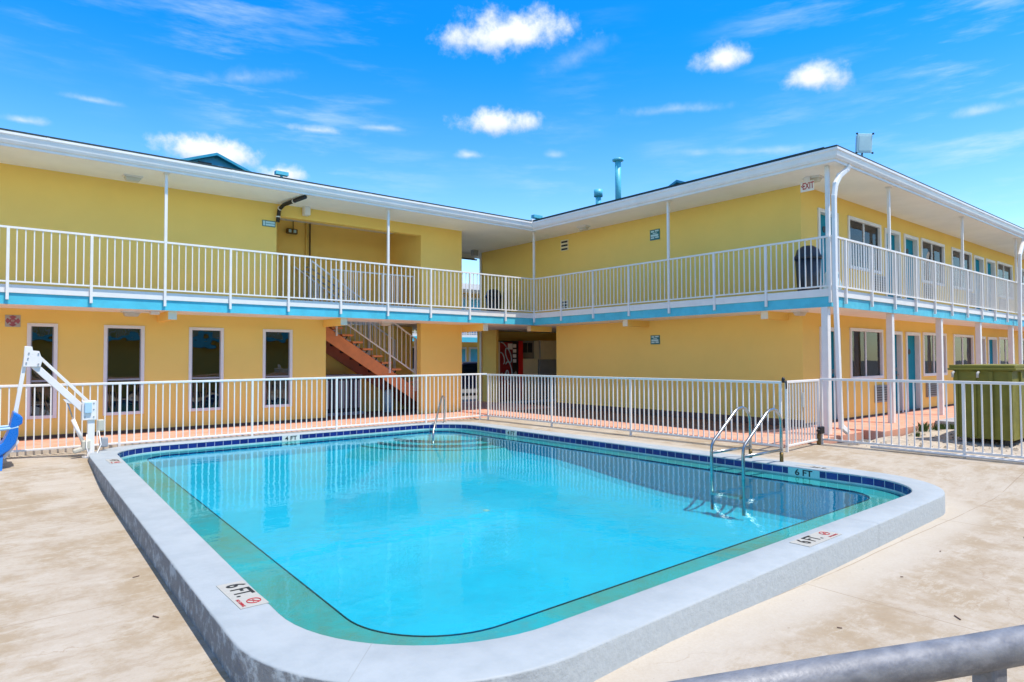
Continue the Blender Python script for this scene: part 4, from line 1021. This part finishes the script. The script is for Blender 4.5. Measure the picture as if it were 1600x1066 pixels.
MB().box(14.72, 15.46, vy+.30, 18.08, 1.51, 2.14).build('compressor_cabinet', brownp, im, bevel=.01)
h = MB(); h.box(14.92, 15.12, vy+.29, vy+.30, 1.72, 2.06); h.box(15.16, 15.36, vy+.29, vy+.30, 1.72, 2.06); h.build('grille', navy, im)
MB().box(15.47, 16.32, vy, 18.08, 1.48, 2.15).build('ice_head', creamm, im, bevel=.015)
MB().box(15.47, 15.50, vy-.01, vy+.05, 1.5, 2.15).build('edge_trim', white, im)
MB().box(15.48, 16.31, vy+.02, 18.08, .06, 1.475).build('storage_bin', greym, im, bevel=.015)

# bins on the balcony
def bin_(x, y, z, label, lid=True, w=.245):
    t = empty('trash_bin', (x, y, z), label, 'trash bin')
    h = MB(); h.tube([(x, y, z), (x, y, z+.72)], [w*.82, w], 20); h.build('body', navy, t)
    h = MB(); h.tube([(x, y, z+.70), (x, y, z+.76), (x, y, z+.80), (x, y, z+.90), (x, y, z+.97)], [w*1.08, w*1.08, w*.95, w*.85, w*.45], 20); h.build('lid', navy, t)
bin_(13.06, 6.42, ZF, 'dark navy trash bin behind the upper railing by the corner door')
bin_(13.08, 16.9, ZF, 'black trash bin in the shaded upper passage at the inner corner', w=.26)
t = empty('laundry_bag', (13.25, 6.15, ZF), 'pale bag slumped beside the navy trash bin on the balcony', 'bag')
MB().tube([(13.28, 6.05, ZF+.0), (13.28, 6.05, ZF+.12), (13.30, 6.06, ZF+.40), (13.30, 6.07, ZF+.52)], [.16, .19, .13, .04], 12).build('body', palesign, t)

# passage frame at the far end
pf = MB(); pf.box(13.40, 13.449, 18.02, 18.1, .05, ZB); pf.box(13.40, 13.449, 18.02, 18.1, ZF, ZS); pf.build('passage_trim', white, wB)
MB().box(10.6, 13.45, 18.3, 18.36, 4.93, 4.97).build('header_bar', blackm, wB)
MB().box(10.6, 13.45, 18.45, 18.55, 4.97, ZS).build('rear_fascia', white, wB)
t = empty('passage_speaker', (12.3, 17.8, 5.0), 'small dark box hanging in the upper passage', 'box')
MB().box(12.86, 13.06, 17.7, 17.85, 4.98, ZS).build('housing', greym, t)
rr_ = MB(); rr_.bar((9.6, 18.95, 3.78), (13.4, 18.95, 3.78), .04, .04); x = 9.7
while x < 13.4: rr_.bar((x, 18.95, 2.85), (x, 18.95, 3.78), .02, .02, upv=(0, 1, 0)); x += .13
rr_.build('rear_railing', white, wA)

# ------------------------------------------------------------------ dumpster and ground clutter
dm = empty('dumpster', (14.6, 3.8, -.05), 'big olive green dumpster behind the fence at the right', 'dumpster')
h = MB(); h.box(13.80, 15.9, 3.24, 4.13, .06, 1.27); h.build('body', green, dm, bevel=.01)
h = MB()
for y in (3.27, 3.55, 3.80, 4.08): h.box(13.765, 13.80, y-.03, y+.03, .10, 1.25)
for x in (14.2, 14.9, 15.6): h.box(x-.03, x+.03, 3.205, 3.24, .1, 1.25)
h.build('ribs', green, dm)
h = MB(); h.box(13.74, 15.98, 3.18, 4.20, 1.27, 1.31); h.box(13.76, 15.96, 3.20, 4.18, 1.31, 1.365); h.build('lid', green, dm, bevel=.008)
h = MB()
for y in (3.36, 3.99): h.box(13.90, 14.02, y-.04, y+.04, -.07, .06)
for x in (15.5,): h.box(x, x+.12, 3.35, 3.45, -.07, .06)
h.build('skids', blackm, dm)
for y in (4.10, 3.72): MB().tube([(13.75, y, 1.24), (13.68, y, 1.22), (13.68, y, 1.14)], .022, 8).build('hook', decal, dm)
t = empty('concrete_slab', (17, 5, 0), 'low grey concrete slab with a white edge in the gravel behind the fence', 'slab')
MB().box(16.3, 18.4, 4.6, 5.24, -.2, .115).build('slab', conc, t); MB().box(16.28, 18.4, 4.585, 4.6, .06, .125).build('edge', white, t)
rg = random.Random(11)
def tuft(x, y, s, label):
    h = MB()
    for k in range(70):
        a = rg.random()*6.28; r_ = rg.random()*s*.7; px, py = x+math.cos(a)*r_, y+math.sin(a)*r_; l = s*(.5+rg.random()*.7); b = rg.random()*6.28
        tip = Vector((px+math.cos(b)*l*.5, py+math.sin(b)*l*.5, -.04+l)); w_ = Vector((math.sin(b), -math.cos(b), 0))*.006
        p = Vector((px, py, -.05)); mdl = p.lerp(tip, .55)+Vector((0, 0, l*.15)); h._add([p-w_, p+w_, mdl+w_*.8, tip, mdl-w_*.8], [(0, 1, 2, 3, 4)])
    tag(h.build('grass_tuft', grassm, recalc=False), label, 'grass', 'weed tufts at the walkway edge')
for i, (x, y, s) in enumerate(((15.2, 5.10, .20), (15.5, 4.95, .13), (15.9, 4.95, .14), (16.15, 4.85, .12), (14.3, 4.9, .08))):
    tuft(x, y, s, ['tallest green weed tuft below the second white post', 'small weed tuft just right of the tallest one', 'spreading low tuft near the concrete slab', 'weed tuft touching the concrete slab corner', 'tiny weed tuft nearest the fence gate'][i])
h = MB()
for k in range(260):
    x, y = 11.9+rg.random()*6, 2.9+rg.random()*2.3; r_ = .012+rg.random()*.03
    z = -.045
    pts = [(x+math.cos(a)*r_*(.7+rg.random()*.5), y+math.sin(a)*r_*(.7+rg.random()*.5), z) for a in [k2*1.256 for k2 in range(5)]]
    h._add(pts+[(x, y, z+r_*.9)], [(i, (i+1) % 5, 5) for i in range(5)])
tag(h.build('loose_stones', stonem), 'scattered small brown stones on the sandy gravel', 'stones', kind='stuff')
# fallen leaves and twigs on the deck
h = MB()
for x, y, l, a in ((1.0, 5.9, .05, .3), (.62, 3.1, .05, 1.), (.95, 4.9, .06, 2.), (5.0, 1.5, .07, .8), (6.6, 2.1, .02, 0), (7.7, 1.75, .03, .4), (4.2, 1.9, .03, 2.), (3.1, 1.85, .035, 1.), (.55, 2.6, .03, .2), (5.6, 2.05, .02, 2.2), (6.3, 1.2, .03, .3)):
    z = zf(x, y)+.006; h.bar((x-l*math.cos(a)/2, y-l*math.sin(a)/2, z), (x+l*math.cos(a)/2, y+l*math.sin(a)/2, z), .007, .004)
tag(h.build('leaf_litter', ydark), 'tiny dark leaves and twigs lying on the tan deck', 'litter', kind='stuff')
# hose-like soil gap behind the right fence
struct('soil_strip', MB().box(10.20, 10.53, 5.5, 13.3, -.3, -.055), mat('damp_soil', (.12, .085, .06), .95, var=.4, vs=12, bump=.6, bs=40))

# ------------------------------------------------------------------ building beyond the car park and the one behind the viewer
fb = empty('far_building', (25, 30, 0), 'pale yellow motel block with turquoise doors seen through the passage', 'building')
MB().box(8, 48, 30, 38, -.1, 5.2).build('wall', yellow, fb)
MB().box(8, 48, 28.6, 30, 2.47, 2.8).build('balcony_floor', white, fb); MB().box(8, 48, 28.57, 28.6, 2.40, 2.66).build('fascia', blue, fb)
MB().box(7, 49, 28.2, 39, 5.2, 5.5).build('roof', white, fb)
h = MB(); h.bar((8, 28.62, 3.8), (48, 28.62, 3.8), .05, .05); h.bar((8, 28.62, 2.87), (48, 28.62, 2.87), .03, .03); x = 8.
while x < 48: h.bar((x, 28.62, 2.8), (x, 28.62, 3.8), .035, .035, upv=(0, 1, 0)); x += .16
h.build('balcony_railing', white, fb)
for k in range(-2, 5):
    xb = 20.26+k*5.6
    for z in (.02, 2.82):
        for xd in (xb, xb+1.27):
            fr = MB().box(xd-.09, xd+.98, 29.93, 29.999, z, z+2.14).build('door_frame', white, fb); MB().box(xd+.01, xd+.88, 29.90, 29.93, z, z+2.03).build('door', aquapipe, fr)
        fr = MB().box(xb+2.7, xb+4.3, 29.93, 29.999, z+.9, z+2.14).build('window', white, fb); MB().box(xb+2.78, xb+4.22, 29.90, 29.93, z+.98, z+2.06).build('pane', navy, fr)
ob = empty('opposite_wing', (0, -9, 0), 'yellow motel wing behind the viewer, mirrored in the tall windows', 'building')
MB().box(-16, 30, -16, -9.5, -.2, 5.3).build('wall', yellow, ob); MB().box(-16, 30, -9.5, -8.1, 2.5, 2.8).build('balcony_floor', blue, ob); MB().box(-16.5, 30.5, -17, -7.8, 5.3, 5.6).build('roof', white, ob)
h = MB(); h.bar((-16, -8.15, 3.8), (30, -8.15, 3.8), .05, .05); x = -16.
while x < 30: h.bar((x, -8.15, 2.8), (x, -8.15, 3.8), .03, .03, upv=(0, 1, 0)); x += .125
h.build('balcony_railing', white, ob)

# parked car seen through the passage
car = empty('parked_car', (17.4, 24, -.12), 'dark blue parked car visible through the ground-floor passage', 'car')
cx0, cy0, cz0 = 17.3, 24.2, -.12
body = [(-2.2, .30), (2.2, .30), (2.25, .62), (2.1, .86), (1.35, .95), (.85, 1.38), (.3, 1.50), (-.9, 1.48), (-1.55, 1.05), (-2.15, .98), (-2.28, .6)]
h = MB(); h.prism([(cx0+a, cz0+z) for a, z in body], 1, cy0-.85, cy0+.85); h.build('body', carpaint, car, bevel=.09, seg=3)
sg = nodes('car_glass', f_glass((.25, .3, .33, 1), .25))
for y in (cy0-.862, cy0+.858):
    MB().prism([(cx0+a, cz0+z) for a, z in ((1.15, .97), (.78, 1.33), (.1, 1.42), (.1, .97))], 1, y, y+.004).build('side_window', sg, car)
    MB().prism([(cx0+a, cz0+z) for a, z in ((0, .97), (0, 1.42), (-.8, 1.40), (-1.25, .99))], 1, y, y+.004).build('side_window', sg, car)
for x in (-1.4, 1.4):
    for y in (cy0-.86, cy0+.66):
        w_ = MB().tube([(cx0+x, y, cz0+.32), (cx0+x, y+.2, cz0+.32)], .32, 20).build('wheel', tyre, car); MB().tube([(cx0+x, y-.01, cz0+.32), (cx0+x, y+.21, cz0+.32)], .19, 16).build('rim', greym, w_)
for y in (cy0-.6, cy0+.6): MB().cbox((cx0-2.26, y, cz0+.72), .05, .3, .14).build('headlight', palesign, car)
